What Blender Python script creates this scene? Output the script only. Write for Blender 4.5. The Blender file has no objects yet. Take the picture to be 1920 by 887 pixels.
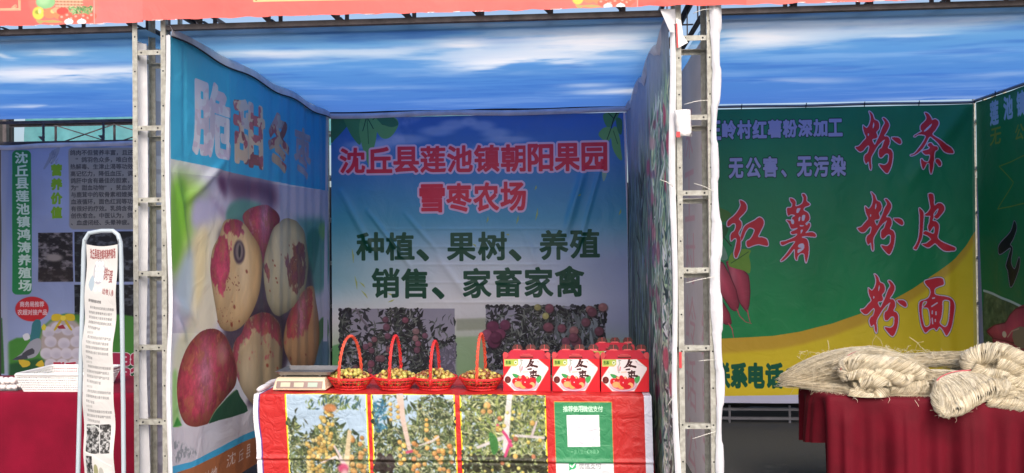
import bpy, math, random
import numpy as np
R = math.radians
C = bpy.context.scene.collection
scene = bpy.context.scene
random.seed(7); rng = np.random.default_rng(7)

# ------------------------------------------------------------------ camera
EYE = (0.0, 0.0, 1.70)
YAW, PITCH, ROLL = R(4.0), R(0.45), R(0.5)
FPX, CX, CY = 1450.0, 960.0, 443.5
def _basis():
    f = np.array([-math.sin(YAW)*math.cos(PITCH), math.cos(YAW)*math.cos(PITCH), math.sin(PITCH)])
    r = np.array([math.cos(YAW), math.sin(YAW), 0.0]); u = np.cross(r, f)
    return f, r*math.cos(ROLL)-u*math.sin(ROLL), u*math.cos(ROLL)+r*math.sin(ROLL)
BF, BR, BU = _basis()
from mathutils import Matrix, Vector
cam_d = bpy.data.cameras.new('camera'); cam = bpy.data.objects.new('camera', cam_d); C.objects.link(cam)
cam_d.sensor_width = 36; cam_d.lens = 36*FPX/1920; cam_d.clip_start = 0.05; cam_d.clip_end = 3000
M = Matrix(((BR[0], BU[0], -BF[0], EYE[0]), (BR[1], BU[1], -BF[1], EYE[1]), (BR[2], BU[2], -BF[2], EYE[2]), (0, 0, 0, 1)))
cam.matrix_world = M
scene.camera = cam

# ------------------------------------------------------------------ sky, sun, exposure
SUN_EL, SUN_AZ = R(44), math.atan2(0.22, -1.0)        # hazy sun behind the viewer
world = bpy.data.worlds.new('World'); scene.world = world; world.use_nodes = True
wn = world.node_tree.nodes; wl = world.node_tree.links
bg = wn['Background']; bg.inputs['Strength'].default_value = 0.15
sky = wn.new('ShaderNodeTexSky'); sky.sky_type = 'NISHITA'; sky.sun_disc = False
sky.sun_elevation = SUN_EL; sky.sun_rotation = SUN_AZ; sky.dust_density = 5.0; sky.air_density = 1.0
wl.new(sky.outputs[0], bg.inputs[0])
sun_d = bpy.data.lights.new('sun', 'SUN'); sun_d.energy = 0.62; sun_d.angle = R(28); sun_d.color = (1.0, 0.96, 0.9)
sun = bpy.data.objects.new('sun', sun_d); C.objects.link(sun)
sdir = Vector((math.sin(SUN_AZ)*math.cos(SUN_EL), math.cos(SUN_AZ)*math.cos(SUN_EL), math.sin(SUN_EL)))
sun.rotation_euler = sdir.to_track_quat('Z', 'Y').to_euler(); sun.location = sdir*30
scene.view_settings.view_transform = 'Standard'; scene.view_settings.look = 'None'
scene.view_settings.exposure = 0.62; scene.view_settings.gamma = 1.0
scene.cycles.max_bounces = 8; scene.cycles.diffuse_bounces = 5; scene.cycles.transparent_max_bounces = 8
scene.cycles.use_denoising = True

# ------------------------------------------------------------------ pixel -> point on a real plane
def ray(px, py): return BF + BR*(px-CX)/FPX - BU*(py-CY)/FPX
def hit(px, py, ax, val):
    d = ray(px, py); t = (val-EYE[ax])/d[ax]
    return np.array(EYE) + t*d
def onY(px, py, Y): return hit(px, py, 1, Y)
def onZ(px, py, Z): return hit(px, py, 2, Z)
def onX(px, py, X): return hit(px, py, 0, X)

# ------------------------------------------------------------------ object helpers
def link(name, me, m, parent=None):
    o = bpy.data.objects.new(name, me); C.objects.link(o)
    if m is not None:
        for mm in (m if isinstance(m, (list, tuple)) else [m]):
            me.materials.append(mm)
    if parent is not None: o.parent = parent
    return o
def tag(o, label=None, cat=None, group=None, kind=None):
    if label: o['label'] = label
    if cat: o['category'] = cat
    if group: o['group'] = group
    if kind: o['kind'] = kind
    return o
def thing(name, loc, label, cat, group=None):
    o = bpy.data.objects.new(name, None); C.objects.link(o); o.location = loc; o.empty_display_size = 0.1
    return tag(o, label, cat, group)
def wloc(o):
    v = Vector((0, 0, 0))
    while o is not None: v = v + Vector(o.location); o = o.parent
    return np.array(v)
def copy_tree(o, parent=None):
    c = o.copy(); C.objects.link(c); c.parent = parent
    for ch in list(o.children): copy_tree(ch, c)
    return c

class MB:
    """collects shapes (world coordinates) into one mesh"""
    def __init__(s): s.v = []; s.f = []; s.mi = []; s.n = 0; s.sm = []
    def add(s, vs, fs, mi=0, sm=False):
        vs = np.asarray(vs, float).reshape(-1, 3); s.v.append(vs)
        for f in fs: s.f.append([i+s.n for i in f]); s.mi.append(mi); s.sm.append(sm)
        s.n += len(vs); return s
    def box(s, a, b, mi=0, rz=0.0, ctr=None):
        x0, y0, z0 = a; x1, y1, z1 = b
        vs = np.array([(x0,y0,z0),(x1,y0,z0),(x1,y1,z0),(x0,y1,z0),(x0,y0,z1),(x1,y0,z1),(x1,y1,z1),(x0,y1,z1)], float)
        if rz:
            c = np.array(ctr if ctr is not None else [(x0+x1)/2, (y0+y1)/2, 0.0]); ca, sa = math.cos(rz), math.sin(rz)
            d = vs-c; vs = np.stack([c[0]+d[:,0]*ca-d[:,1]*sa, c[1]+d[:,0]*sa+d[:,1]*ca, vs[:,2]], 1)
        return s.add(vs, [(0,3,2,1),(4,5,6,7),(0,1,5,4),(1,2,6,5),(2,3,7,6),(3,0,4,7)], mi)
    def bar(s, p, q, w, h, mi=0, up=(0,0,1)):
        p = np.array(p, float); q = np.array(q, float); d = q-p; d /= np.linalg.norm(d)
        up = np.array(up, float)
        if abs(d@up) > .95: up = np.array([0, 1., 0])
        x = np.cross(d, up); x /= np.linalg.norm(x); y = np.cross(x, d)
        vs = [c+x*sx*w/2+y*sy*h/2 for c in (p, q) for sx, sy in ((-1,-1),(1,-1),(1,1),(-1,1))]
        return s.add(vs, [(0,1,2,3),(7,6,5,4),(0,4,5,1),(1,5,6,2),(2,6,7,3),(3,7,4,0)], mi)
    def tube(s, pts, r, seg=8, mi=0, closed=False, caps=True, sm=True):
        pts = np.asarray(pts, float); n = len(pts); rr = np.broadcast_to(np.asarray(r, float), (n,))
        tg = np.roll(pts, -1, 0)-np.roll(pts, 1, 0) if closed else np.gradient(pts, axis=0)
        tg /= np.linalg.norm(tg, axis=1)[:, None]+1e-12
        nrm = np.array([0, 0, 1.]) if abs(tg[0, 2]) < .9 else np.array([1., 0, 0])
        vs = []
        a = np.arange(seg)*2*math.pi/seg
        for i in range(n):
            nrm = nrm-tg[i]*(nrm@tg[i]); nrm /= np.linalg.norm(nrm)+1e-12
            b = np.cross(tg[i], nrm)
            vs.append(pts[i]+rr[i]*(np.cos(a)[:, None]*nrm+np.sin(a)[:, None]*b))
        vs = np.concatenate(vs); fs = []
        for i in range(n if closed else n-1):
            j = (i+1) % n
            for k in range(seg):
                l = (k+1) % seg
                fs.append((i*seg+k, i*seg+l, j*seg+l, j*seg+k))
        if caps and not closed: fs += [tuple(range(seg))[::-1], tuple((n-1)*seg+k for k in range(seg))]
        return s.add(vs, fs, mi, sm)
    def cyl(s, p, q, r, seg=10, mi=0): return s.tube([p, q], r, seg, mi, sm=False)
    def ellipsoid(s, c, rad, seg=10, rings=7, mi=0):
        vs = [(c[0], c[1], c[2]+rad[2])]
        for i in range(1, rings):
            t = math.pi*i/rings
            for k in range(seg):
                a = 2*math.pi*k/seg
                vs.append((c[0]+rad[0]*math.sin(t)*math.cos(a), c[1]+rad[1]*math.sin(t)*math.sin(a), c[2]+rad[2]*math.cos(t)))
        vs.append((c[0], c[1], c[2]-rad[2])); fs = []
        for k in range(seg): fs.append((0, 1+k, 1+(k+1) % seg))
        for i in range(rings-2):
            for k in range(seg):
                a = 1+i*seg+k; b = 1+i*seg+(k+1) % seg
                fs.append((a, a+seg, b+seg, b))
        last = len(vs)-1; o = 1+(rings-2)*seg
        for k in range(seg): fs.append((last, o+(k+1) % seg, o+k))
        return s.add(vs, fs, mi, True)
    def grid(s, P, mi=0, flip=False, sm=True):
        """P (n,m,3) sheet"""
        n, m = P.shape[:2]; fs = []
        for i in range(n-1):
            for j in range(m-1):
                q = (i*m+j, i*m+j+1, (i+1)*m+j+1, (i+1)*m+j)
                fs.append(q[::-1] if flip else q)
        return s.add(P.reshape(-1, 3), fs, mi, sm)
    def build(s, name, m, parent=None, uv=None):
        off = wloc(parent) if parent is not None else np.zeros(3)
        V = np.concatenate(s.v)-off
        me = bpy.data.meshes.new(name); me.from_pydata(V.tolist(), [], s.f); 
        me.polygons.foreach_set('material_index', s.mi); me.polygons.foreach_set('use_smooth', s.sm)
        if uv is not None:
            l = me.uv_layers.new(name='UVMap'); idx = np.zeros(len(me.loops), int); me.loops.foreach_get('vertex_index', idx)
            l.data.foreach_set('uv', np.asarray(uv, float)[idx].ravel())
        me.update()
        return link(name, me, m, parent)

# ------------------------------------------------------------------ materials
def mat(name, col, rough=0.6, metal=0.0, var=0.12, scale=8.0, bump=0.0, bscale=60.0, col2=None, thr=None, coat=0.0, spec=0.5, trans=0.0, rnd=0.0, sheen=0.0):
    m = bpy.data.materials.new(name); m.use_nodes = True; nt = m.node_tree; N = nt.nodes; L = nt.links
    p = N['Principled BSDF']; p.inputs['Roughness'].default_value = rough; p.inputs['Metallic'].default_value = metal
    p.inputs['Specular IOR Level'].default_value = spec
    if coat: p.inputs['Coat Weight'].default_value = coat
    if sheen: p.inputs['Sheen Weight'].default_value = sheen
    if trans: p.inputs['Transmission Weight'].default_value = trans
    tc = N.new('ShaderNodeTexCoord'); nz = N.new('ShaderNodeTexNoise'); nz.inputs['Scale'].default_value = scale; nz.inputs['Detail'].default_value = 5
    L.new(tc.outputs['Object'], nz.inputs['Vector'])
    rp = N.new('ShaderNodeValToRGB'); L.new(nz.outputs['Fac'], rp.inputs[0])
    c2 = col2 if col2 is not None else tuple(min(1, c*(1+var)) for c in col)
    c1 = tuple(c*(1-var) for c in col) if col2 is None else col
    rp.color_ramp.elements[0].position = 0.35 if thr is None else thr-0.03
    rp.color_ramp.elements[1].position = 0.65 if thr is None else thr+0.03
    rp.color_ramp.elements[0].color = (*c1, 1); rp.color_ramp.elements[1].color = (*c2, 1)
    out = rp.outputs[0]
    if rnd:
        oi = N.new('ShaderNodeObjectInfo'); hs = N.new('ShaderNodeHueSaturation')
        mr = N.new('ShaderNodeMapRange'); mr.inputs[3].default_value = 1-rnd; mr.inputs[4].default_value = 1+rnd
        L.new(oi.outputs['Random'], mr.inputs[0]); L.new(mr.outputs[0], hs.inputs['Value']); L.new(out, hs.inputs['Color']); out = hs.outputs[0]
    L.new(out, p.inputs['Base Color'])
    if bump:
        n2 = N.new('ShaderNodeTexNoise'); n2.inputs['Scale'].default_value = bscale; n2.inputs['Detail'].default_value = 4
        L.new(tc.outputs['Object'], n2.inputs['Vector'])
        b = N.new('ShaderNodeBump'); b.inputs['Strength'].default_value = bump; b.inputs['Distance'].default_value = 0.01
        L.new(n2.outputs['Fac'], b.inputs['Height']); L.new(b.outputs[0], p.inputs['Normal'])
    return m
def print_mat(name, img, rough=0.5, transl=0.0, bump=0.25, bscale=7.0, spec=0.35):
    """printed banner cloth: generated artwork, faint weave and creases"""
    m = bpy.data.materials.new(name); m.use_nodes = True; nt = m.node_tree; N = nt.nodes; L = nt.links
    p = N['Principled BSDF']; p.inputs['Roughness'].default_value = rough; p.inputs['Specular IOR Level'].default_value = spec
    im = N.new('ShaderNodeTexImage'); im.image = img; im.extension = 'EXTEND'
    L.new(im.outputs[0], p.inputs['Base Color'])
    tc = N.new('ShaderNodeTexCoord')
    n1 = N.new('ShaderNodeTexNoise'); n1.inputs['Scale'].default_value = bscale; n1.inputs['Detail'].default_value = 3; n1.inputs['Distortion'].default_value = 1.2
    L.new(tc.outputs['Object'], n1.inputs['Vector'])
    b = N.new('ShaderNodeBump'); b.inputs['Strength'].default_value = bump; b.inputs['Distance'].default_value = 0.03
    L.new(n1.outputs['Fac'], b.inputs['Height']); L.new(b.outputs[0], p.inputs['Normal'])
    if transl:
        tr = N.new('ShaderNodeBsdfTranslucent'); L.new(im.outputs[0], tr.inputs[0])
        mx = N.new('ShaderNodeMixShader'); mx.inputs[0].default_value = transl
        L.new(p.outputs[0], mx.inputs[1]); L.new(tr.outputs[0], mx.inputs[2])
        L.new(mx.outputs[0], N['Material Output'].inputs[0])
    return m

# ------------------------------------------------------------------ printed artwork (flat prints painted in code)
def vnoise(h, w, fy, fx, seed, octs=4, gain=0.5):
    g = np.random.default_rng(seed); out = np.zeros((h, w), np.float32); amp = 1.0; tot = 0
    for o in range(octs):
        ny, nx = int(math.ceil(fy*2**o))+2, int(math.ceil(fx*2**o))+2
        G = g.random((ny, nx)).astype(np.float32)
        y = np.linspace(0, fy*2**o, h, dtype=np.float32); x = np.linspace(0, fx*2**o, w, dtype=np.float32)
        yi = np.minimum(y.astype(int), ny-2); xi = np.minimum(x.astype(int), nx-2)
        ty = y-yi; tx = x-xi; ty = (ty*ty*(3-2*ty))[:, None]; tx = (tx*tx*(3-2*tx))[None]
        a = G[yi][:, xi]; b = G[yi][:, xi+1]; c = G[yi+1][:, xi]; d = G[yi+1][:, xi+1]
        out += amp*((a*(1-tx)+b*tx)*(1-ty)+(c*(1-tx)+d*tx)*ty); tot += amp; amp *= gain
    return out/tot
def sstep(x, a, b):
    t = np.clip((x-a)/(b-a), 0, 1); return t*t*(3-2*t)
def sdf(mask, rad):
    """signed distance (px) of a coverage mask, clipped to rad; negative inside"""
    def dist(on):
        h, w = on.shape; big = rad+2.0
        d1 = np.where(on, 0, big).astype(np.float32)
        for k in range(1, rad+1):
            d1[k:] = np.minimum(d1[k:], np.where(on[:-k], k, big)); d1[:-k] = np.minimum(d1[:-k], np.where(on[k:], k, big))
        q = d1**2; out = q.copy()
        for k in range(1, rad+1):
            out[:, k:] = np.minimum(out[:, k:], q[:, :-k]+k*k); out[:, :-k] = np.minimum(out[:, :-k], q[:, k:]+k*k)
        return np.sqrt(out)
    on = mask > 0.5
    return np.where(on, -(dist(~on)-0.5), dist(on)-0.5)
def inside(pts, X, Y):
    """even-odd test for a list of rings"""
    r = np.zeros(X.shape, bool)
    for ring in pts:
        n = len(ring)
        for i in range(n):
            x0, y0 = ring[i]; x1, y1 = ring[(i+1) % n]
            if y0 == y1: continue
            c = ((y0 > Y) != (y1 > Y)) & (X < (x1-x0)*(Y-y0)/(y1-y0)+x0)
            r ^= c
    return r
def smooth_ring(p, k=5):
    p = np.asarray(p, float); n = len(p); out = []
    for i in range(n):
        a, b, c, d = p[i-1], p[i], p[(i+1) % n], p[(i+2) % n]
        for t in np.arange(k)/k:
            out.append(0.5*((2*b)+(-a+c)*t+(2*a-5*b+4*c-d)*t*t+(-a+3*b-3*c+d)*t**3))
    return np.array(out)
def blur(a, r):
    if r < 1: return a
    r = int(r)
    for _ in range(2):
        for ax in (0, 1):
            p = np.pad(a, [(r+1, r) if ax == i else (0, 0) for i in range(2)], mode='edge'); c = np.cumsum(p, axis=ax)
            n = a.shape[ax]
            a = (np.take(c, np.arange(2*r+1, 2*r+1+n), axis=ax)-np.take(c, np.arange(0, n), axis=ax))/(2*r+1)
    return a
GL = {}; EM = 96; PAD = 16
def glyph(ch):
    """distance field of one character, from Blender's own built-in font"""
    if ch in GL: return GL[ch]
    cu = bpy.data.curves.new('glyph', 'FONT'); cu.body = ch
    o = bpy.data.objects.new('glyph', cu); C.objects.link(o); bpy.context.view_layer.update()
    me = o.to_mesh(); n = EM+2*PAD; S = 2
    m = np.zeros((n*S, n*S), bool); co = np.array([v.co[:2] for v in me.vertices], float)
    box = (0, 1, -.12, .88)
    if len(co):
        box = (co[:,0].min(), co[:,0].max(), co[:,1].min(), co[:,1].max())
        X = (co[:, 0]*EM+PAD)*S; Y = ((0.88-co[:, 1])*EM+PAD)*S
        me.calc_loop_triangles()
        for t in me.loop_triangles:
            a, b, c = t.vertices; xs = X[[a, b, c]]; ys = Y[[a, b, c]]
            x0, x1 = int(max(0, xs.min()-1)), int(min(n*S, xs.max()+2)); y0, y1 = int(max(0, ys.min()-1)), int(min(n*S, ys.max()+2))
            if x1 <= x0 or y1 <= y0: continue
            gx, gy = np.meshgrid(np.arange(x0, x1)+.5, np.arange(y0, y1)+.5)
            e = [(xs[(i+1) % 3]-xs[i])*(gy-ys[i])-(ys[(i+1) % 3]-ys[i])*(gx-xs[i]) for i in range(3)]
            m[y0:y1, x0:x1] |= ((e[0] >= 0) & (e[1] >= 0) & (e[2] >= 0)) | ((e[0] <= 0) & (e[1] <= 0) & (e[2] <= 0))
    o.to_mesh_clear(); bpy.data.objects.remove(o); bpy.data.curves.remove(cu)
    d = sdf(m.astype(np.float32), 22)/S
    GL[ch] = (d[::1, ::1].reshape(n, S, n, S).mean((1, 3)), box)
    return GL[ch]
def hexc(s): return np.array([int(s[i:i+2], 16)/255 for i in (0, 2, 4)], np.float32)
def col(c): return hexc(c) if isinstance(c, str) else np.asarray(c, np.float32)

class Art:
    """canvas on a real plane: u runs along the sheet (m), z is height (m); photo() maps picture points onto that plane"""
    def __init__(s, u0, u1, z0, z1, ppm, ax=1, val=7.27, usign=1, base='cccccc', sz=1.0):
        s.u0, s.u1, s.z0, s.z1, s.ppm, s.ax, s.val, s.us = u0, u1, z0, z1, ppm, ax, val, usign
        s.W = int((u1-u0)*ppm); s.H = int((z1-z0)*ppm)
        s.a = np.empty((s.H, s.W, 3), np.float32); s.a[:] = col(base)
        s.flat = None
    def P(s, pts):
        out = []
        for x, y in pts:
            h = hit(x, y, s.ax, s.val)
            if s.ax == 1: u = h[0]; z = h[2]
            elif s.ax == 0: u = h[1]*s.us; z = h[2]
            else: u = h[0]; z = h[1]
            out.append(((u-s.u0)*s.ppm, (s.z1-z)*s.ppm))
        return np.array(out)
    def reg(s, x0, y0, x1, y1, pad=2):
        a = max(0, int(math.floor(x0-pad))); b = max(0, int(math.floor(y0-pad))); c = min(s.W, int(math.ceil(x1+pad))); d = min(s.H, int(math.ceil(y1+pad)))
        if c <= a or d <= b: return None
        return a, b, c, d
    def blend(s, r, m, c):
        a, b, cc, d = r; m = m[..., None] if m.ndim == 2 else m
        if isinstance(c, str): c = hexc(c)
        s.a[b:d, a:cc] = s.a[b:d, a:cc]*(1-m)+c*m
    def polymask(s, rings, pad=4, ss=2):
        al = np.concatenate(rings); r = s.reg(al[:, 0].min(), al[:, 1].min(), al[:, 0].max(), al[:, 1].max(), pad)
        if r is None: return None, None
        a, b, c, d = r; xs = np.arange((c-a)*ss)/ss+a+.5/ss; ys = np.arange((d-b)*ss)/ss+b+.5/ss
        X, Y = np.meshgrid(xs, ys); m = inside(rings, X, Y).astype(np.float32)
        return r, m.reshape(d-b, ss, c-a, ss).mean((1, 3))
    def poly(s, pts, c, al=1.0, sm=0, feather=0, cpx=False, rings=None, nz=None):
        rr = [np.asarray(p, float) if cpx else s.P(p) for p in (rings if rings else [pts])]
        if sm: rr = [smooth_ring(p, sm) for p in rr]
        r, m = s.polymask(rr, 4+2*feather, 2 if feather < 2 else 1)
        if r is None: return None
        if feather: m = blur(m, feather)
        if nz is not None:   # ragged edge: noise threshold
            n = vnoise(m.shape[0], m.shape[1], m.shape[0]/nz[0], m.shape[1]/nz[0], nz[1]); m = sstep(m+(n-.5)*nz[2], .45, .58)
        s.blend(r, m*al, c); return r, m
    def ell(s, cx, cy, rx, ry, c, al=1.0, ang=0, soft=0.12, cpx=False, ringw=None):
        if not cpx:
            p = s.P([(cx, cy), (cx+rx, cy), (cx, cy+ry)]); cx, cy = p[0]; rx = abs(p[1, 0]-p[0, 0]); ry = abs(p[2, 1]-p[0, 1])
        R_ = max(rx, ry)*(1+soft)+2; r = s.reg(cx-R_, cy-R_, cx+R_, cy+R_)
        if r is None: return
        X, Y = np.meshgrid(np.arange(r[0], r[2])+.5-cx, np.arange(r[1], r[3])+.5-cy); ca, sa = math.cos(ang), math.sin(ang)
        q = np.sqrt(((X*ca+Y*sa)/rx)**2+((-X*sa+Y*ca)/ry)**2)
        sf = max(soft, 1.0/max(1, min(rx, ry)))
        m = 1-sstep(q, 1-sf, 1+sf)
        if ringw: m = m*sstep(q, 1-ringw-sf, 1-ringw+sf)
        s.blend(r, m*al, c)
    def stroke(s, pts, w, c, al=1.0, cpx=False, soft=.6):
        p = np.asarray(pts, float) if cpx else s.P(pts); w = np.broadcast_to(np.asarray(w, float), (len(p),)); mw = w.max()+1
        r = s.reg(p[:, 0].min()-mw, p[:, 1].min()-mw, p[:, 0].max()+mw, p[:, 1].max()+mw)
        if r is None: return
        X, Y = np.meshgrid(np.arange(r[0], r[2], dtype=np.float32)+.5, np.arange(r[1], r[3], dtype=np.float32)+.5); best = np.full(X.shape, 1e9, np.float32)
        for i in range(len(p)-1):
            dx, dy = p[i+1]-p[i]; L2 = dx*dx+dy*dy+1e-9
            t = np.clip(((X-p[i, 0])*dx+(Y-p[i, 1])*dy)/L2, 0, 1)
            best = np.minimum(best, np.hypot(X-p[i, 0]-t*dx, Y-p[i, 1]-t*dy)-(w[i]*(1-t)+w[i+1]*t))
        s.blend(r, np.clip(.5-best/soft/2, 0, 1)*al, c)
    def ch(s, c, x0, x1, y0, y1, fill, bold=.02, out=None, ow=.05, fit=True, al=1.0, shear=0, cpx=False, tex=None, flipx=False):
        """one character; fit=True fits its ink into the picture box"""
        if cpx: ux0, ux1, v0, v1 = x0, x1, y0, y1
        else:
            xm, ym = (x0+x1)/2, (y0+y1)/2; p = s.P([(x0, ym), (x1, ym), (xm, y0), (xm, y1)]); ux0, ux1, v0, v1 = p[0, 0], p[1, 0], p[2, 1], p[3, 1]
        g, b = glyph(c)
        if fit: gx0, gx1, gy0, gy1 = b[0], b[1], .88-b[3], .88-b[2]
        else: gx0, gx1, gy0, gy1 = 0, 1, 0, 1
        e = (ux1-ux0)*.15+2; r = s.reg(ux0-e, v0-e, ux1+e, v1+e)
        if r is None: return
        X, Y = np.meshgrid(np.arange(r[0], r[2])+.5, np.arange(r[1], r[3])+.5)
        fx = (X-ux0)/(ux1-ux0); fy = (Y-v0)/(v1-v0)
        if flipx: fx = 1-fx
        fx = fx+shear*(fy-.5)
        gx = (gx0+fx*(gx1-gx0))*EM+PAD-.5; gy = (gy0+fy*(gy1-gy0))*EM+PAD-.5
        n = g.shape[0]; gx = np.clip(gx, 0, n-1.01); gy = np.clip(gy, 0, n-1.01); xi = gx.astype(int); yi = gy.astype(int); tx = gx-xi; ty = gy-yi
        d = (g[yi, xi]*(1-tx)+g[yi, xi+1]*tx)*(1-ty)+(g[yi+1, xi]*(1-tx)+g[yi+1, xi+1]*tx)*ty
        k = max(EM*(gx1-gx0)/(ux1-ux0), EM*(gy1-gy0)/(v1-v0))    # glyph px per canvas px
        if out is not None: s.blend(r, np.clip(.5-(d-(bold+ow)*EM)/k, 0, 1)*al, out)
        m = np.clip(.5-(d-bold*EM)/k, 0, 1)*al
        s.blend(r, m, tex[r[1]:r[3], r[0]:r[2]] if tex is not None else fill)
    def line(s, txt, x0, x1, yl, yr, h, fill, **k):
        """a line of text: cells between x0 and x1, centre height yl..yr, cell height h (picture px)"""
        n = len(txt); w = (x1-x0)/n; k.setdefault('fit', False)
        for i, c in enumerate(txt):
            if c == ' ': continue
            y = yl+(yr-yl)*(i+.5)/n; s.ch(c, x0+i*w, x0+(i+1)*w, y-h/2, y+h/2, fill, **k)
    def rect(s, x0, y0, x1, y1, c, **k): return s.poly([(x0, y0), (x1, y0), (x1, y1), (x0, y1)], c, **k)
    def image(s, name):
        out = np.ones((s.H, s.W, 4), np.float32); out[..., :3] = np.clip(s.a, 0, 1)
        im = bpy.data.images.new(name, s.W, s.H); im.pixels.foreach_set(out[::-1].ravel()); im.update(); im.pack(); return im
    def uv(s, U, Z): return np.stack([(U-s.u0)/(s.u1-s.u0), (Z-s.z0)/(s.z1-s.z0)], -1).reshape(-1, 2)
    def leaves(s, x0, y0, x1, y1, n, cols, ln=(10, 22), wd=(1.2, 3), seed=1, dens=None, ang=(0, 6.28)):
        g = np.random.default_rng(seed)
        for _ in range(n):
            x = g.uniform(x0, x1); y = g.uniform(y0, y1)
            if dens is not None and g.random() > dens((x-x0)/(x1-x0), (y-y0)/(y1-y0)): continue
            a = g.uniform(*ang); L = g.uniform(*ln); k = g.uniform(-.6, .6); w = g.uniform(*wd)
            p = [(x, y)]; 
            for j in range(2): p.append((p[-1][0]+math.cos(a)*L/2, p[-1][1]+math.sin(a)*L/2)); a += k
            p = np.clip(np.array(p), [x0, y0], [x1, y1])
            s.stroke(p, [w*.3, w, w*.2], col(cols[g.integers(len(cols))])*g.uniform(.8, 1.15), cpx=True)
    def fruits(s, pts, rad, cols, seed=3, hl=.5):
        g = np.random.default_rng(seed)
        for x, y in pts:
            c = col(cols[g.integers(len(cols))])*g.uniform(.88, 1.08); r = rad*g.uniform(.8, 1.2)
            s.ell(x+r*.15, y+r*.2, r*1.08, r*1.08, c*.45, al=.7, soft=.2, cpx=True); s.ell(x, y, r, r*g.uniform(.85, 1.05), c, soft=.15, cpx=True)
            s.ell(x-r*.3, y-r*.35, r*.45, r*.35, np.minimum(1, c*1.3+.12), al=hl, soft=.7, cpx=True)

# ================================================================== PRINTED ARTWORK
BACK = 7.27; XL, XR = -2.26, 0.585            # back banner line; side walls of the middle stall
def sc(pts, ox, oy, k): return [(ox+x/k, oy+y/k) for x, y in pts]
def grad_v(a, stops, coords):
    """vertical gradient given (picture y, colour) stops; coords maps picture y -> canvas row"""
    rows = [coords(y) for y, _ in stops]; cs = np.array([col(c) for _, c in stops])
    yy = np.arange(a.H); 
    for k in range(3): a.a[..., k] = np.interp(yy, rows, cs[:, k])[:, None]
def script_glyph(a, rings, holes, fill, edge, hole_fill=None, ow=1.6):
    """brush-written character given as outlines, with a pale contour"""
    rr = [smooth_ring(a.P(p), 4) for p in rings]; hh = [smooth_ring(a.P(p), 4) for p in holes]
    ss = 2; r, m = a.polymask(rr+hh if not hole_fill == 'edge' else rr, 10, 2)
    if r is None: return
    if hole_fill == 'edge' and hh:
        r2, _ = r, None; xs = np.arange(r[0], r[2])+.5; ys = np.arange(r[1], r[3])+.5; X, Y = np.meshgrid(xs, ys)
        mh = inside(hh, X, Y)
    d = sdf(m, 9); w = ow*a.ppm/200
    a.blend(r, np.clip(.5-(d-w-1.5), 0, 1)*.45, '10182c'); a.blend(r, np.clip(.5-(d-w), 0, 1), edge); a.blend(r, np.clip(.5-(d+.3), 0, 1), fill)
    if hole_fill == 'edge' and hh: a.blend(r, mh.astype(np.float32), edge)

# ---- middle stall, back banner
ab = Art(-2.30, 0.60, 0.15, 2.96, 400, 1, BACK)
yb = lambda y: ab.P([(900, y)])[0, 1]
grad_v(ab, [(205, '4470c4'), (300, '4680c2'), (360, '4690c0'), (410, '54a0c4'), (450, '94bcd4'), (490, 'd0dae6'), (560, 'ecebf0'), (600, 'dcdadf'), (640, 'bcc6b6'), (700, '93ab88'), (887, '7c9c70')], yb)
n1 = vnoise(ab.H, ab.W, 7, 7, 5); n2 = vnoise(ab.H, ab.W, 18, 18, 6)
xx = np.arange(ab.W)[None]/ab.W; yy = np.arange(ab.H)[:, None]
tl = np.clip(1-xx*2.6, 0, 1)*sstep(yy, yb(330), yb(430))*(1-sstep(yy, yb(520), yb(600)))
ab.a = ab.a*(1-.45*tl[..., None])+col('3a9cb0')*.45*tl[..., None]
rt = np.clip(xx*2.4-1.5, 0, 1)*sstep(yy, yb(420), yb(500))*(1-sstep(yy, yb(600), yb(680)))
ab.a = ab.a*(1-.5*rt[..., None])+col('6f7ac0')*.5*rt[..., None]
cl = sstep(n1*.6+n2*.4, .5, .68)*np.exp(-((yy-yb(255))/(yb(290)-yb(235)))**2)*np.exp(-((xx-.36)/.22)**2)
ab.a = ab.a*(1-.8*cl[..., None])+col('bcc6ee')*.8*cl[..., None]
for x, y, rx, ry in [(850, 234, 24, 9), (880, 228, 14, 8), (905, 236, 22, 9), (820, 246, 30, 9), (930, 250, 26, 9), (760, 262, 40, 9), (950, 262, 40, 6), (690, 272, 40, 8)]:
    ab.ell(x, y, rx, ry, 'ccd2f0', al=.5, soft=.5)
hill = [(600, 660), (650, 652), (720, 640), (860, 632), (930, 628), (1000, 632), (1080, 630), (1190, 640), (1190, 900), (600, 900)]
ab.poly(hill, '8fae84', al=.7, feather=3)
ab.poly([(1135, 635), (1160, 640), (1190, 648), (1190, 720), (1130, 720)], 'b8c49a', al=.6, feather=3)
ab.poly([(600, 664), (625, 648), (645, 642), (645, 780), (600, 780)], '5f9a62', al=.9, feather=2)
ab.poly([(856, 598), (912, 596), (912, 618), (856, 620)], '9aa08e', al=.8, feather=3)
def leaf(a, pts, c, vein=None, al=1.0):
    a.poly(pts, c, sm=5, al=al)
    if vein: a.stroke(vein, 1.2, '1d4030', al=.75)
G0, G1, G2 = '4f8f5e', '6aa86a', '3c7a58'
leaf(ab, [(622, 215), (662, 214), (655, 232), (640, 250), (628, 262), (621, 266)], G2)
leaf(ab, [(645, 214), (676, 216), (678, 250), (676, 272), (662, 258), (650, 236)], G0)
leaf(ab, [(680, 218), (703, 218), (708, 235), (706, 262), (698, 292), (694, 315), (688, 300), (680, 275), (674, 245)], G1, [(689, 222), (691, 250), (692, 270)])
leaf(ab, [(705, 218), (738, 220), (748, 232), (740, 250), (728, 260), (715, 258), (706, 242)], G1, [(707, 222), (718, 234), (736, 238)])
leaf(ab, [(706, 218), (736, 220), (748, 233), (735, 239), (716, 232)], G2)
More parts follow.
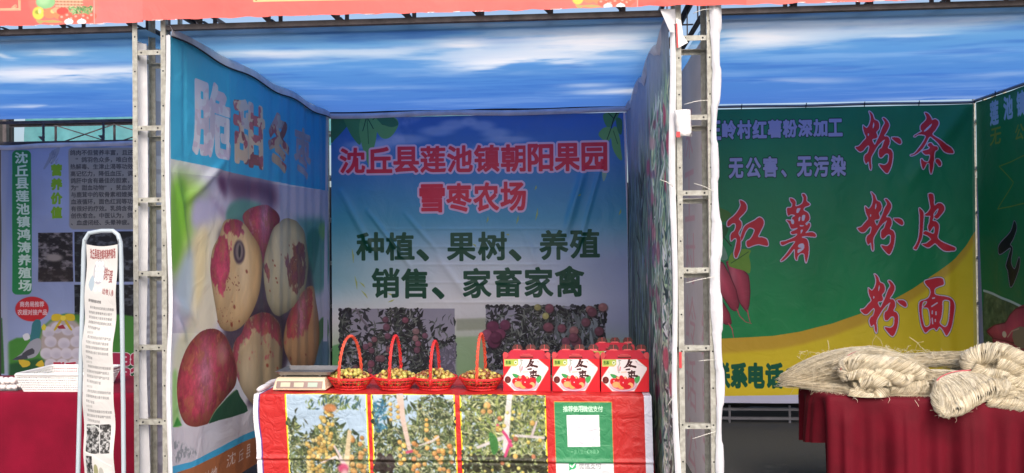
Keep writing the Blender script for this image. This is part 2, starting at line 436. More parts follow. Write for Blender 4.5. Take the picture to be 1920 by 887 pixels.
for p in [[(688, 220), (684, 236), (681, 246)], [(690, 222), (698, 236), (701, 242)], [(706, 220), (700, 225)]]: ab.stroke(p, 1.3, '17302c')
leaf(ab, [(1132, 214), (1160, 212), (1152, 228), (1142, 240), (1134, 232)], G0)
leaf(ab, [(1122, 252), (1132, 240), (1145, 240), (1148, 252), (1140, 266), (1130, 262)], G1)
leaf(ab, [(1146, 246), (1155, 238), (1162, 260), (1164, 280), (1166, 300), (1158, 296), (1148, 276)], G1, [(1150, 246), (1158, 270)])
leaf(ab, [(1155, 222), (1166, 226), (1165, 252), (1158, 246)], G2)
leaf(ab, [(1128, 300), (1140, 310), (1136, 332), (1131, 340), (1128, 322)], '9cb89a', al=.8)
ab.stroke([(1158, 208), (1150, 225), (1146, 240), (1138, 262)], [2.4, 2, 1.4, 1], '16282a'); ab.stroke([(1150, 222), (1140, 212)], 1.4, '16282a'); ab.stroke([(1156, 214), (1168, 208)], 1.2, '16282a')
for x, y, L, a_ in [(1004, 352, 9, 1.9), (1086, 366, 6, 2.4), (1006, 402, 22, 1.75), (970, 412, 16, 1.8), (914, 412, 12, 1.8), (952, 440, 6, .2), (1162, 398, 12, 1.9), (662, 480, 26, 1.5), (668, 530, 24, 1.4), (680, 534, 14, .8), (684, 552, 18, .9), (732, 552, 10, .3), (734, 564, 12, -.4), (890, 460, 8, .7)]:
    ab.stroke([(x-math.cos(a_)*L/2, y-math.sin(a_)*L/2), (x+1, y), (x+math.cos(a_)*L/2, y+math.sin(a_)*L/2)], [.6, 3.2, .5], 'b2b84e', al=.75)
for i, c in enumerate('沈丘县莲池镇朝阳果园'):
    x0 = 639+i*50.3; k = i/9
    ab.ch(c, x0, x0+45, 279-10*k, 324-5*k, 'e0324e', bold=.032, out='e4bcd8', ow=.07)
for i, c in enumerate('雪枣农场'):
    x0 = 788+i*50.6; ab.ch(c, x0, x0+45, 347-2*i*.8, 397-1.2*i, 'e0324e', bold=.032, out='e4bcd8', ow=.07)
for c, x0, x1, y0, y1 in [('种', 670, 719, 437, 487), ('植', 725, 776, 437, 487), ('果', 840, 891, 438, 488), ('树', 898, 949, 436, 487), ('养', 1013, 1064, 433, 486), ('殖', 1070, 1123, 431, 483),
                          ('销', 699, 748, 504, 557), ('售', 754, 801, 505, 558), ('家', 870, 920, 504, 557), ('畜', 927, 977, 503, 556), ('家', 985, 1036, 502, 556), ('禽', 1042, 1094, 500, 555)]:
    ab.ch(c, x0, x1, y0, y1, '0c4a38', bold=.03)
for x, y in [(784, 470), (957, 470), (813, 541)]: ab.ch('、', x, x+18, y, y+17, '0c4a38', bold=.045)
def orchard_dark(a, x0, y0, x1, y1, seed, skyf):
    p = a.P([(x0, y0), (x1, y1)]); (a0, b0), (a1, b1) = p; rect = [(a0, b0), (a1, b0), (a1, b1), (a0, b1)]
    a.poly(rect, '9c98ac', cpx=True)
    r, m = a.polymask([np.array(rect)]); w, h = int(a1-a0), int(b1-b0)
    a.leaves(a0, b0, a1, b1, 800, ['2f2f38', '3c3c46', '26262e', '3a3f40'], (18, 44), (4, 8), seed+1, skyf)
    a.leaves(a0, b0, a1, b1, 620, ['5c6260', '6c706c', '3c4040', '7d8080', '4a504c', '2a2a30', '565c58'], (16, 40), (1.5, 4), seed, skyf)
orchard_dark(ab, 638, 579, 854, 705, 11, lambda u, v: 1 if v > .55 or u < .08 or .42 < u < .72 else (.75 if v > .38+.1*math.sin(u*9) else .18))
ab.stroke([(668, 579), (680, 600), (690, 612)], 4, '77707e'); ab.poly([(812, 660), (856, 640), (856, 705), (820, 705)], '8f86a4', al=.6, feather=3)
g = np.random.default_rng(4)
ab.fruits(ab.P([(780, 621), (797, 629), (779, 634), (784, 644), (725, 613), (723, 599), (694, 646), (686, 650), (697, 657), (702, 636), (727, 630), (782, 656), (748, 690), (696, 682), (694, 694), (710, 672), (650, 700), (730, 655), (760, 600), (716, 672), (668, 690)]), 11, ['8c5468', '7c5560', '8a6a70', '785064'], 4, .3)
orchard_dark(ab, 911, 574, 1136, 700, 23, lambda u, v: 1 if v > .35 or .3 < u else .5)
ab.leaves(*ab.P([(1040, 580)])[0], *ab.P([(1130, 650)])[0], 40, ['858c94', '6c7278'], (40, 70), (4, 8), 9, ang=(1, 2.2))
ab.fruits(ab.P([(924, 612), (947, 609), (913, 628), (938, 626), (926, 640), (929, 632)]), 20, ['7c3c5c', '8c4a66', '6c3252'], 4, .25)
ab.fruits(ab.P([(1028, 613), (1053, 615), (1076, 620), (1061, 640), (1080, 640), (1123, 621), (1105, 580), (1030, 578), (1098, 604), (1130, 576), (1075, 632), (1110, 585)]), 16, ['8c5468', '9a6a6c', '845060'], 4, .3)
ab.fruits(ab.P([(1023, 592), (1008, 576)]), 12, ['a8a06a'], 4, .3)
ab.poly([(1168, 205), (1172, 205), (1188, 640), (1183, 640)], 'ccc6dc'); ab.poly([(613, 214), (619, 214), (612, 640), (606, 640)], 'bcb8cc')
IM_BACK = ab.image('middle_back_print')

# ---- middle stall, left banner (big jujubes)
al = Art(4.20, 7.30, 0.12, 2.98, 360, 0, XL); al.a[:] = col('d8d8e0')
def q3(pts): return sc(pts, 310, 340, 3.167)
def q4(pts): return sc(pts, 310, 600, 3.09)
al.poly(q3([(0, -60), (1000, 60), (1000, 900), (0, 900)]), 'bcb8cc')
al.poly(q3([(30, -30), (200, 20), (215, 150), (160, 330), (60, 560), (25, 560)]), 'a0cf58', sm=4, feather=26)
al.poly(q3([(30, 60), (90, -20), (120, 60), (90, 400), (30, 520)]), '6fae3a', sm=4, feather=10, al=.8)
al.poly(q3([(330, -60), (620, 0), (660, 80), (640, 170), (560, 120), (430, 120), (370, 60)]), '5a3c58', sm=4, feather=20, al=.9)
al.poly(q3([(300, -40), (345, -20), (352, 90), (310, 40)]), '5c3c5c', sm=3, feather=10)
al.poly(q3([(240, 100), (300, 150), (345, 200), (335, 250), (280, 180)]), '8a7098', sm=3, feather=12)
al.poly(q3([(170, 90), (260, 110), (330, 230), (230, 290), (150, 260)]), 'b8b4d0', sm=3, feather=10)
al.poly(q3([(350, 190), (380, 130), (450, 105), (520, 120), (560, 150), (480, 240), (360, 240)]), '5f9088', sm=4, feather=6)
al.poly(q3([(640, 150), (760, 220), (960, 250), (960, 600), (860, 640), (820, 300)]), '4f8a84', sm=4, feather=12, al=.9)
al.poly(q3([(850, 300), (905, 290), (900, 420), (870, 560), (845, 480)]), '34706a', sm=3, feather=6)
al.poly(q3([(905, 260), (945, 250), (945, 340), (910, 330)]), '7aa860', sm=3, feather=6, al=.8)
al.poly(q3([(200, 300), (340, 220), (300, 500), (290, 880), (130, 880), (150, 500)]), 'e4dcc4', sm=4, feather=14)
al.poly(q3([(155, 350), (240, 280), (220, 600), (170, 740)]), 'ecd8a0', sm=4, feather=12, al=.7)
al.poly(q3([(60, 600), (140, 400), (160, 500), (150, 720), (80, 800)]), 'b8ccd8', sm=4, feather=10, al=.8)
al.poly(q4([(40, 200), (90, 60), (160, 60), (120, 200), (80, 300), (60, 420), (40, 330)]), 'd8d8a8', sm=4, feather=10, al=.6)
al.poly(q4([(36, 320), (60, 300), (64, 460), (80, 600), (36, 620)]), '8cc86a', sm=3, feather=4, al=.8)
al.poly(q4([(36, 620), (60, 560), (90, 610)]), '3f9a44', feather=1)
al.poly(q4([(890, 0), (935, 0), (935, 110), (880, 160), (860, 150)]), '2f7040', sm=2, feather=2)
al.poly(q4([(935, 90), (935, 300), (830, 300), (850, 200), (880, 160)]), '5f7a94', sm=2, feather=3)
al.poly(q4([(560, 0), (720, 0), (700, 280), (600, 500), (460, 500), (540, 200)]), '5a4a60', feather=8)
al.poly(q3([(480, 740), (620, 700), (700, 780), (720, 900), (480, 900)]), '4a3a50', feather=6)
al.ell(*q3([(565, 735)])[0], 13, 9, 'b0ac90', soft=.5)
al.poly(q3([(300, 300), (600, 260), (820, 380), (880, 700), (860, 900), (700, 1100), (560, 1180), (420, 1100), (330, 900), (420, 700)]), '3c2c3c', sm=4, feather=12, al=.85)
def jujube(a, ring, body, shade, hi, seed, reds, redc='a02c46', hl=(.3, .25), spots=(), nthr=.5):
    rr = smooth_ring(a.P(ring), 5); r, m = a.polymask([rr], 6); d = -sdf(m, 40)
    X, Y = np.meshgrid(np.arange(r[0], r[2]), np.arange(r[1], r[3])); w, h = r[2]-r[0], r[3]-r[1]
    ex = np.clip(d/36., 0, 1)[..., None]; lr = ((X-r[0])/w)[..., None]; tb = ((Y-r[1])/h)[..., None]
    c = col(body)*(1-.55*sstep(lr, .45, 1.05))+col(shade)*.55*sstep(lr, .45, 1.05)
    c = c*(1-.35*sstep(tb, .6, 1))+col(shade)*.35*sstep(tb, .6, 1); c = c*(.72+.28*ex**.6)
    hx = np.exp(-(((lr-hl[0])/.13)**2+((tb-hl[1]-.15)/.32)**2)); c = c*(1-.35*hx)+col(hi)*.35*hx
    n = vnoise(h, w, h/26, w/20, seed, 5, .72); n2_ = vnoise(h, w, h/90, w/30, seed+1, 4); n3 = vnoise(h, w, h/30, w/22, seed+2, 6, .75)
    c = c*(.92+.16*n2_[..., None])
    a.blend(r, m, c)
    for ring2 in reds:
        r2, m2 = a.polymask([smooth_ring(a.P(ring2), 4)], 12)
        if r2 is None: continue
        m2 = blur(m2, 6); x0, y0, x1, y1 = max(r[0], r2[0]), max(r[1], r2[1]), min(r[2], r2[2]), min(r[3], r2[3])
        if x1 <= x0 or y1 <= y0: continue
        A = m2[y0-r2[1]:y1-r2[1], x0-r2[0]:x1-r2[0]]; B = n[y0-r[1]:y1-r[1], x0-r[0]:x1-r[0]]; Mm = m[y0-r[1]:y1-r[1], x0-r[0]:x1-r[0]]
        E = ex[y0-r[1]:y1-r[1], x0-r[0]:x1-r[0]]; H_ = hx[y0-r[1]:y1-r[1], x0-r[0]:x1-r[0]]; L_ = lr[y0-r[1]:y1-r[1], x0-r[0]:x1-r[0]]
        k = blur(sstep(A+(B-.5)*2.6, nthr-.02, nthr+.10), 1)*Mm*.9
        rc = (col(redc)*.8+col('904c44')*.2)*1.1*(.72+.28*E)*(1.12-.35*L_); rc = rc*(1-.55*H_)+col('e8b4d4')*.55*H_; rc = rc*(.62+.72*B[..., None]); N2 = n3[y0-r[1]:y1-r[1], x0-r[0]:x1-r[0]]; kk = (sstep(N2, .48, .60)*.55)[..., None]; rc = rc*(1-kk)+col('b07850')*(.75+.25*E)*(1.1-.4*L_)*kk
        a.blend((x0, y0, x1, y1), k, rc)
    for x, y, s_ in spots: a.ell(x, y, s_*.5, s_*.8, '8a3c2c', soft=.5, ang=.4, al=.85)
g = np.random.default_rng(12)
F2 = [(455, 200), (500, 160), (580, 138), (640, 165), (668, 215), (660, 260), (620, 340), (590, 430), (575, 490), (545, 410), (500, 310), (465, 250)]
jujube(al, q3(F2), 'b87080', '70304c', 'd8a8c8', 31, [q3(F2)], 'a8405c', (.55, .1))
F3 = [(620, 320), (660, 250), (720, 218), (780, 240), (825, 310), (848, 420), (850, 520), (835, 620), (800, 700), (730, 770), (660, 800), (610, 740), (590, 640), (578, 520), (590, 420)]
jujube(al, q3(F3), 'c4b896', '847a5c', 'e8e0cc', 32, [q3([(760, 380), (820, 370), (835, 450), (832, 560), (805, 640), (770, 670), (735, 600), (725, 520), (750, 470)]), q3([(580, 500), (600, 500), (612, 560), (600, 570)]), q3([(700, 440), (735, 450), (735, 530), (712, 520)])], '68304a', (.35, .15), [(310+x/3.167, 340+y/3.167, 2.4) for x, y in [(635, 470), (645, 500), (650, 575), (655, 600), (615, 650), (740, 380), (680, 435)]])
F4 = [(720, 830), (750, 760), (790, 690), (830, 640), (870, 622), (890, 700), (905, 800), (912, 900), (905, 1000), (880, 1080), (835, 1110), (770, 1110), (730, 1060), (705, 960)]
jujube(al, q3(F4), 'c8986c', '7c5444', 'e8c8a0', 33, [q3([(720, 830), (790, 690), (850, 632), (872, 700), (860, 800), (840, 880), (790, 920), (730, 930)])], 'b03848', (.45, .2), [(545, 672, 4), (573, 665, 3)])
F5 = [(450, 900), (480, 820), (560, 778), (630, 795), (680, 870), (700, 960), (695, 1100), (670, 1250), (600, 1330), (520, 1330), (470, 1270), (430, 1180), (400, 1080), (395, 1000), (415, 940)]
jujube(al, q3(F5), 'bca480', '6c5848', 'ecdcc0', 34, [q3([(440, 910), (480, 820), (560, 778), (640, 800), (685, 880), (690, 1000), (640, 930), (560, 890), (500, 930), (440, 960)]), q3([(395, 1000), (425, 930), (440, 980), (420, 1100), (435, 1180), (410, 1150)])], 'a03850', (.25, .45), [(500, 685, 4), (505, 660, 3), (518, 690, 3)])
F1 = [(340, 235), (400, 225), (450, 240), (500, 300), (545, 390), (570, 480), (565, 560), (540, 680), (500, 790), (440, 870), (370, 890), (310, 860), (285, 740), (262, 600), (255, 500), (270, 400), (310, 320)]
jujube(al, q3(F1), 'd8b888', 'a87c4c', 'f8e8cc', 35, [q3([(335, 250), (390, 225), (450, 245), (465, 300), (400, 330), (370, 300), (340, 320)]), q3([(265, 430), (320, 320), (350, 330), (375, 420), (365, 560), (340, 650), (300, 640), (260, 560)])], 'a83058', (.62, .3), [(310+x/3.167, 340+y/3.167, s_) for x, y, s_ in [(405, 745, 4.5), (388, 850, 5), (390, 715, 2), (478, 535, 4), (435, 830, 2.6), (360, 830, 2), (330, 800, 2), (300, 830, 2.4)]]+[(310+g.uniform(350, 440)/3.167, 340+g.uniform(560, 650)/3.167, g.uniform(.8, 2)) for _ in range(26)]+[(310+g.uniform(290, 420)/3.167, 340+g.uniform(750, 850)/3.167, g.uniform(.6, 1.4)) for _ in range(24)])
al.ell(*q3([(433, 420)])[0], 11, 22, '54404c', ang=.1, soft=.2); al.ell(*q3([(434, 415)])[0], 7.5, 17, '8a7a74', ang=.1, soft=.2); al.ell(*q3([(436, 415)])[0], 2.5, 12, '3a3034', ang=.1, soft=.3)
F6 = [(250, 50), (190, 70), (130, 140), (90, 230), (65, 330), (60, 430), (75, 530), (110, 600), (170, 618), (235, 600), (280, 520), (340, 450), (400, 380), (410, 300), (390, 200), (350, 110), (300, 60)]
jujube(al, q4(F6), 'c8705c', '6a2c30', 'f0b8c8', 36, [q4([(190, 60), (90, 230), (60, 430), (110, 600), (240, 560), (300, 420), (300, 60)]), q4([(300, 60), (400, 250), (390, 390), (290, 480)])], 'a83450', (.42, .3), nthr=.42)
al.ell(*q4([(320, 190)])[0], 11, 20, 'e0b8b0', al=.4, soft=.7, ang=.3)
LF = [(240, 600), (262, 550), (290, 510), (350, 450), (408, 402), (430, 440), (470, 525), (380, 565), (300, 580)]
al.poly(q4(LF), '2a5440', sm=3); al.stroke(q4([(242, 596), (262, 552), (290, 510), (350, 450), (406, 404)]), 1.4, '88a078', al=.8)
# lower white band, landscape, blue stripe, brown footer
BL = [(20, 620), (110, 622), (170, 618), (240, 600), (300, 580), (380, 562), (480, 530), (620, 500), (620, 1200), (20, 1200)]
al.poly(q4(BL), 'd4d2dc'); 
rl, ml = al.polymask([al.P(q4([(36, 690), (120, 730), (185, 772), (120, 800), (45, 830)]))], 4); nn = vnoise(*ml.shape, 9, 22, 77); al.blend(rl, blur(ml, 3)*sstep(nn, .45, .6)*.6, '6c7c84')
al.poly(q4([(20, 850), (140, 820), (300, 740), (480, 650), (700, 560), (700, 610), (480, 690), (300, 780), (140, 855), (20, 895)]), '48b0e0', sm=0)
al.poly(q4([(20, 895), (140, 855), (300, 780), (480, 690), (700, 610), (700, 1200), (20, 1200)]), 'b0704c')
for c, x0, x1, y0, y1 in [('沈', 423, 440, 849, 872), ('丘', 446, 456, 843, 863), ('县', 460, 467, 833, 858), ('地', 392, 404, 876, 896), ('址', 380, 390, 883, 902)]: al.ch(c, x0, x1, y0, y1, 'e8dcdc', bold=.0, shear=.12)
# sky-blue header with picture-filled characters
al.poly([(300, 20), (640, 190), (640, 362), (615, 358), (560, 349), (500, 338), (425, 322), (380, 310), (317, 297), (300, 294)], '46b2d8')
rh, mh = al.polymask([al.P([(300, 20), (640, 190), (640, 362), (500, 338), (425, 322), (317, 297), (300, 294)])]); lr = np.linspace(0, 1, mh.shape[1])[None]*np.ones(mh.shape)
al.blend(rh, mh*.55*lr, '2f86c8')
t1 = vnoise(al.H, al.W, 30, 30, 41); t2 = vnoise(al.H, al.W, 22, 26, 42, 3); tex = np.empty_like(al.a); tex[:] = col('d8c4a8')
for n_, th, cc in [(t1, .55, 'a04058'), (t2, .62, '503848'), (t2, .6, '6a2a34')]:
    k = sstep(n_, th-.02, th+.02)[..., None]; tex = tex*(1-k)+col(cc)*k
k = sstep(vnoise(al.H, al.W, 12, 14, 43), .56, .6)[..., None]; tex = tex*(1-k*.7)+col('b8c4dc')*k*.7
tex2 = tex*.15+col('c8ccde')*.85; tex = tex*.65+col('d8b8a0')*.35
al.ch('脆', 362, 427, 157, 292, '', bold=.035, tex=tex2); al.ch('甜', 437, 492, 195, 308, '', bold=.045, tex=tex); al.ch('冬', 502, 541, 218, 318, '', bold=.045, tex=tex*.85); al.ch('枣', 552, 582, 243, 332, '', bold=.03, tex=tex2*.8)
al.poly([(611, 200), (616, 200), (611, 640), (606, 640)], 'b8b4cc')
al.poly([(313, 50), (318, 52), (321, 900), (316, 900)], 'e4e6ee')
IM_LEFT = al.image('jujube_banner_print')

# ---- middle stall, right banner (plants and flowers), seen very obliquely
ar = Art(-7.30, -4.28, 0.15, 2.99, 260, 0, XR, -1); ar.a[:] = col('9aa2bc')
W_, H_ = ar.W, ar.H
st = vnoise(H_, W_, 5, 70, 61, 5); st2 = vnoise(H_, W_, 16, 90, 62, 4); top = np.linspace(0, 1, H_)[:, None]
dens = sstep(top+np.linspace(-.05, .12, W_)[None], .12, .34)
nr_ = np.linspace(0, 1, W_)[None]**3; gs = np.stack([.34+.34*st+.16*nr_, .42+.34*st+.20*nr_, .44+.28*st2+.18*nr_], -1); ar.a = ar.a*(1-dens[..., None])+gs*dens[..., None]
for cx_, c_ in [('2c3c38', .62), ('6f8a74', .6), ('3a4450', .64)]:
    k = sstep(vnoise(H_, W_, 7, 60, hash(cx_) % 97 if False else int(cx_[:2], 16), 5), c_-.06, c_)*dens; ar.a = ar.a*(1-.6*k[..., None])+col(cx_)*.6*k[..., None]
ar.leaves(0, H_*.22, W_*.8, H_, 700, ['4f6458', '2e3c3c', '7c8c84', '5a5468', '3c5044'], (30, 90), (1.5, 4), 5, ang=(1.2, 1.95))
ar.leaves(W_*.72, H_*.12, W_, H_, 1100, ['c4dcc8', '9cc4ac', '6f9a88', 'e4eee8', '4c6c6c', '8cb090', 'c8d8b0', 'dce8e0'], (22, 60), (2, 5), 6, ang=(.9, 2.3))
ar.leaves(W_*.86, H_*.45, W_, H_, 600, ['dce8cc', 'b8d0ac', 'f2f6f0', '5c7c74', '34484c', 'e8f0e8'], (18, 44), (2, 4.5), 8)
g = np.random.default_rng(9)
for _ in range(110):
    x = g.normal(.70, .09)*W_; y = g.uniform(.14, .95)*H_; ar.ell(x, y, g.uniform(6, 16), g.uniform(6, 18), ['a85c78', 'b88094', '8c4864', 'd0a8b0', '7c6890'][g.integers(5)], al=.7, soft=.35, cpx=True)
for x, y in [(.93, .2), (.9, .33), (.96, .26), (.95, .74), (.88, .7)]: ar.ell(x*W_, y*H_, 15, 18, 'cc5c74', al=.9, soft=.25, cpx=True)
IM_RIGHT = ar.image('vegetable_field_print')

# ---- left stall, back banner
aL = Art(-5.62, -2.40, 0.15, 2.78, 330, 1, BACK); aL.a[:] = col('9ca8d0')
nL = vnoise(aL.H, aL.W, 4, 5, 71); aL.a *= (.9+.2*nL[..., None])
aL.ell(185, 270, 28, 9, '4f7cc0', soft=.3); aL.ell(250, 266, 18, 8, '4f7cc0', soft=.3); aL.ell(100, 260, 60, 12, '8ea6dc', al=.5, soft=.7)
def rrect(a, x0, y0, x1, y1, c, rad, al=1, feather=0):
    p = []; 
    for cx_, cy_, a0 in [(x1-rad, y0+rad, -90), (x1-rad, y1-rad, 0), (x0+rad, y1-rad, 90), (x0+rad, y0+rad, 180)]:
        for t in range(0, 91, 15): p.append((cx_+rad*math.cos(R(a0+t)), cy_+rad*math.sin(R(a0+t))))
    a.poly(p, c, al=al, feather=feather)
rrect(aL, 24, 282, 60, 552, '2c8c50', 9)
for i, c in enumerate('沈丘县莲池镇鸿涛养殖场'): aL.ch(c, 30+.6*i, 53+.6*i, 286+i*23.9, 306+i*23.9, 'd4e8dc', bold=.035)
for i, c in enumerate('营养价值'): aL.ch(c, 98, 117, 309+i*26.5, 329+i*26.5, '7fae28', bold=.06)
rrect(aL, 131, 277, 300, 430, '9c9894', 9, feather=1)
for i, t in enumerate(['鸽肉不但营养丰富，且还可', ' “鸽羽色众多，唯白色入药', '热解毒、生津止渴等功效，', '高记忆力，降低血压，调整', '鸽肝中含有最佳的胆素，可', '为“甜血动物”，贫血的人', '与鹿茸中的软骨素相媲美，', '血液循环，面色红润等功效', '有很好的疗效。乳鸽含有较', '创伤愈合。中医认为，鸽肉', '、血虚闭经、头晕神疲。有']):
    aL.line(t, 134, 134+10.6*len(t), 287+i*13.05, 286+i*13.05, 10.6, '3c3a40', bold=.012)
aL.stroke([(100, 285), (94, 300), (84, 316)], [5, 6, 3], '8890a8', al=.8); aL.poly([(92, 300), (98, 285), (115, 276), (108, 296), (98, 308)], '9298ac', sm=3, al=.9); aL.leaves(*aL.P([(94, 280)])[0], *aL.P([(112, 306)])[0], 24, ['7c84a0', 'b0b4c4'], (10, 20), (.8, 1.6), 3, ang=(1.8, 2.4))
def photo_dark(a, x0, y0, x1, y1, seed, c0='2a2628', c1='8c8488'):
    p = a.P([(x0, y0), (x1, y1)]); (a0, b0), (a1, b1) = p; r = (int(a0), int(b0), int(a1), int(b1)); r = (max(0, r[0]), max(0, r[1]), min(a.W, r[2]), min(a.H, r[3]))
    h, w = r[3]-r[1], r[2]-r[0]; n = vnoise(h, w, h/12, w/22, seed, 5, .6); k = sstep(n, .42, .75)[..., None]
    a.blend(r, np.ones((h, w), np.float32), col(c0)*(1-k)+col(c1)*k)
photo_dark(aL, 72, 437, 138, 528, 1); photo_dark(aL, 141, 435, 256, 528, 2, '222428', '5c6068'); photo_dark(aL, 140, 534, 300, 640, 3, '1c1e22', '50545c')
aL.ell(102, 483, 16, 7, '9c928e', soft=.4); aL.rect(73, 505, 137, 527, '3c3230', al=.6, feather=3)
aL.ell(61, 579, 31, 23, 'd02c34', soft=.04)
aL.line('商务局推荐', 38, 84, 570, 570, 11, 'e8d0d4', bold=.03); aL.line('农超对接产品', 34, 90, 585, 585, 11, 'e8d0d4', bold=.03)
grn = [(18, 640), (50, 632), (75, 618), (95, 600), (120, 588), (150, 590), (300, 600), (300, 700), (18, 700)]
aL.poly(grn, '4c8c3c', sm=2, feather=2); aL.poly([(18, 682), (70, 672), (150, 680), (300, 670), (300, 780), (18, 780)], '2c5c38', feather=3)
aL.ell(120, 645, 44, 50, 'b8a8a4', soft=.1)
for i, (x, y) in enumerate([(92, 622), (108, 614), (128, 618), (148, 622), (96, 640), (121, 643), (144, 640), (88, 662), (106, 662), (126, 662), (146, 662), (96, 682), (118, 682), (140, 682)]): aL.ell(x, y, 11.5, 10.5, 'd8d0dc', soft=.15); aL.ell(x+2, y+4, 8, 6, 'a8a0b4', al=.4, soft=.8)
for s_ in (-1, 1):
    aL.poly([(119, 594), (119+s_*8, 588), (119+s_*20, 590), (119+s_*21, 600), (119+s_*10, 601)], 'e0c030', sm=3); aL.poly([(119, 597), (119+s_*6, 600), (119+s_*17, 618), (119+s_*12, 617)], 'd0b02c', sm=2)
aL.ell(119, 596, 5, 5, 'f0d84c'); aL.poly([(108, 612), (119, 608), (124, 616), (112, 616)], 'a83040'); aL.poly([(79, 612), (84, 606), (88, 612), (86, 619), (80, 618)], 'e0d040')
aL.poly([(62, 606), (70, 598), (78, 604), (76, 630), (70, 640), (58, 640), (60, 620)], '3c7c84', sm=3)                                   # pigeons
aL.poly([(58, 640), (76, 634), (78, 652), (68, 668), (50, 672), (26, 674), (44, 660)], 'a4a4b0', sm=3); aL.poly([(44, 662), (62, 652), (66, 662), (46, 668)], '34343c', sm=2, al=.8); aL.poly([(24, 674), (46, 664), (54, 672)], '4a4c58', sm=2)
aL.poly([(44, 628), (54, 624), (58, 634), (48, 638)], 'e0e0e8', sm=2); aL.poly([(36, 674), (56, 676), (58, 684), (44, 688)], 'd8b83c', sm=2); aL.poly([(68, 684), (80, 674), (84, 688)], 'd8b83c', sm=2)
aL.line('联系', 101, 146, 688, 688, 20, 'c02848', bold=.05, out='ead8e0', ow=.05)
aL.line('188', 211, 262, 673, 671, 40, 'b82c50', bold=.05, out='ead8e0', ow=.05, fit=True) if False else None
def digits(a, t, x0, y0, w, h, f, o, bold=.05):
    for i, c in enumerate(t): a.ch(c, x0+i*w, x0+i*w+w*.82, y0, y0+h, f, bold=bold, out=o, ow=.045)
digits(aL, '188396', 212, 663, 17.5, 21, 'b02c50', 'ead8e0'); digits(aL, '182385', 212, 691, 17.5, 21, 'b02c50', 'ead8e0')
aL.poly([(-40, 225), (18, 262), (12, 400), (18, 700), (-40, 700)], 'a8b0cc', feather=4)
aL.poly([(-10, 590), (6, 596), (10, 700), (-10, 700)], '3c6c3c', feather=1)
IM_LBACK = aL.image('pigeon_farm_print')

# ---- right stall, back banner
aR = Art(0.80, 3.72, 0.15, 2.97, 380, 1, BACK); aR.a[:] = col('16603c')
nR = vnoise(aR.H, aR.W, 5, 6, 81); yy = np.linspace(0, 1, aR.H)[:, None, None]; aR.a = col('248260')*(1-yy)+col('1c9450')*yy; aR.a = aR.a*(.92+.16*nR[..., None])
CV = [(1300, 637), (1345, 635), (1400, 632), (1450, 629), (1500, 621), (1560, 606), (1612, 588), (1660, 568), (1710, 541), (1760, 508), (1790, 484), (1810, 460), (1824, 436), (1840, 420)]
aR.poly(CV+[(1840, 800), (1300, 800)], 'd0a838'); aR.poly([(x, y+18+(1345+480-x)*.02) for x, y in CV]+[(1840, 800), (1300, 800)], 'e4ca30', feather=5)
HW = [(1300, 743), (1840, 733), (1840, 760), (1300, 770)]; aR.poly(HW, 'c8c8e4')
aR.poly([(1820, 190), (1830, 190), (1832, 740), (1824, 740)], 'b8b49c', al=.4)
for i, c in enumerate('王岭村红薯粉深加工'):
    x0 = 1326+i*28.4; aR.ch(c, x0, x0+24.5, 228-i*.4, 261-i*.85, 'a8a6d6', bold=.05, out='0c3a34', ow=.04)
for c, x0, x1, y0, y1 in [('无', 1367, 1392, 298, 333), ('公', 1399, 1425, 297, 332), ('害', 1431, 1456, 295, 331), ('、', 1465, 1473, 320, 331), ('无', 1494, 1520, 295, 330), ('污', 1526, 1552, 294, 330), ('染', 1558, 1584, 293, 329)]: aR.ch(c, x0, x1, y0, y1, 'a8a6d6', bold=.045, out='0c3a34', ow=.04)
for c, x0, x1 in [('联', 1341, 1367), ('系', 1371, 1399), ('电', 1404, 1431), ('话', 1436, 1466)]: aR.ch(c, x0, x1, 682, 725, '0a5a44', bold=.06)
for y in (694, 714): aR.ell(1477, y, 4, 4.5, '0a5a44')
def o3(p): return sc(p, 1320, 420, 3.168)
leaf(aR, o3([(60, -110), (110, -90), (150, -70), (160, -40), (110, -10), (60, -20)]), '4c7c3c'); leaf(aR, o3([(60, 0), (140, 20), (120, 80), (60, 120)]), '1f5a34')
leaf(aR, o3([(75, 125), (110, 120), (140, 200), (110, 215), (75, 190)]), '8ca098', al=.8); aR.stroke(o3([(80, 20), (110, 70), (160, 130)]), 2, '1c4030')
def spud(a, ring, seed): jujube(a, ring, 'd4506c', '8c2440', 'f4a4b4', seed, [], hl=(.3, .2)); a.stroke(list(ring)+[ring[0]], 1.6, '5c1830', al=.7)
spud(aR, o3([(130, 225), (200, 240), (262, 305), (272, 400), (266, 480), (252, 520), (212, 470), (170, 350)]), 51); spud(aR, o3([(40, 400), (80, 420), (115, 470), (150, 530), (162, 590), (130, 597), (90, 575), (40, 540)]), 53)
spud(aR, o3([(50, 215), (110, 228), (150, 300), (190, 390), (207, 480), (190, 515), (160, 505), (110, 430), (50, 330)]), 52)
for p in [[(195, 505), (210, 545), (245, 580), (280, 590)], [(255, 510), (262, 545), (272, 585)], [(145, 590), (165, 620), (175, 675)], [(95, 580), (100, 600), (92, 632)]]: aR.stroke(o3(p), [2.4, 1.6, 1][:len(p)]+[.8]*(len(p)-3), 'c05060')
leaf(aR, o3([(145, 210), (165, 170), (215, 148), (275, 155), (266, 190), (275, 240), (268, 292), (230, 275), (180, 262), (148, 248)]), '74a03c', o3([(160, 232), (210, 200), (262, 165)]))
spud(aR, o3([(50, 60), (75, 80), (95, 130), (85, 165), (50, 190)]), 54)
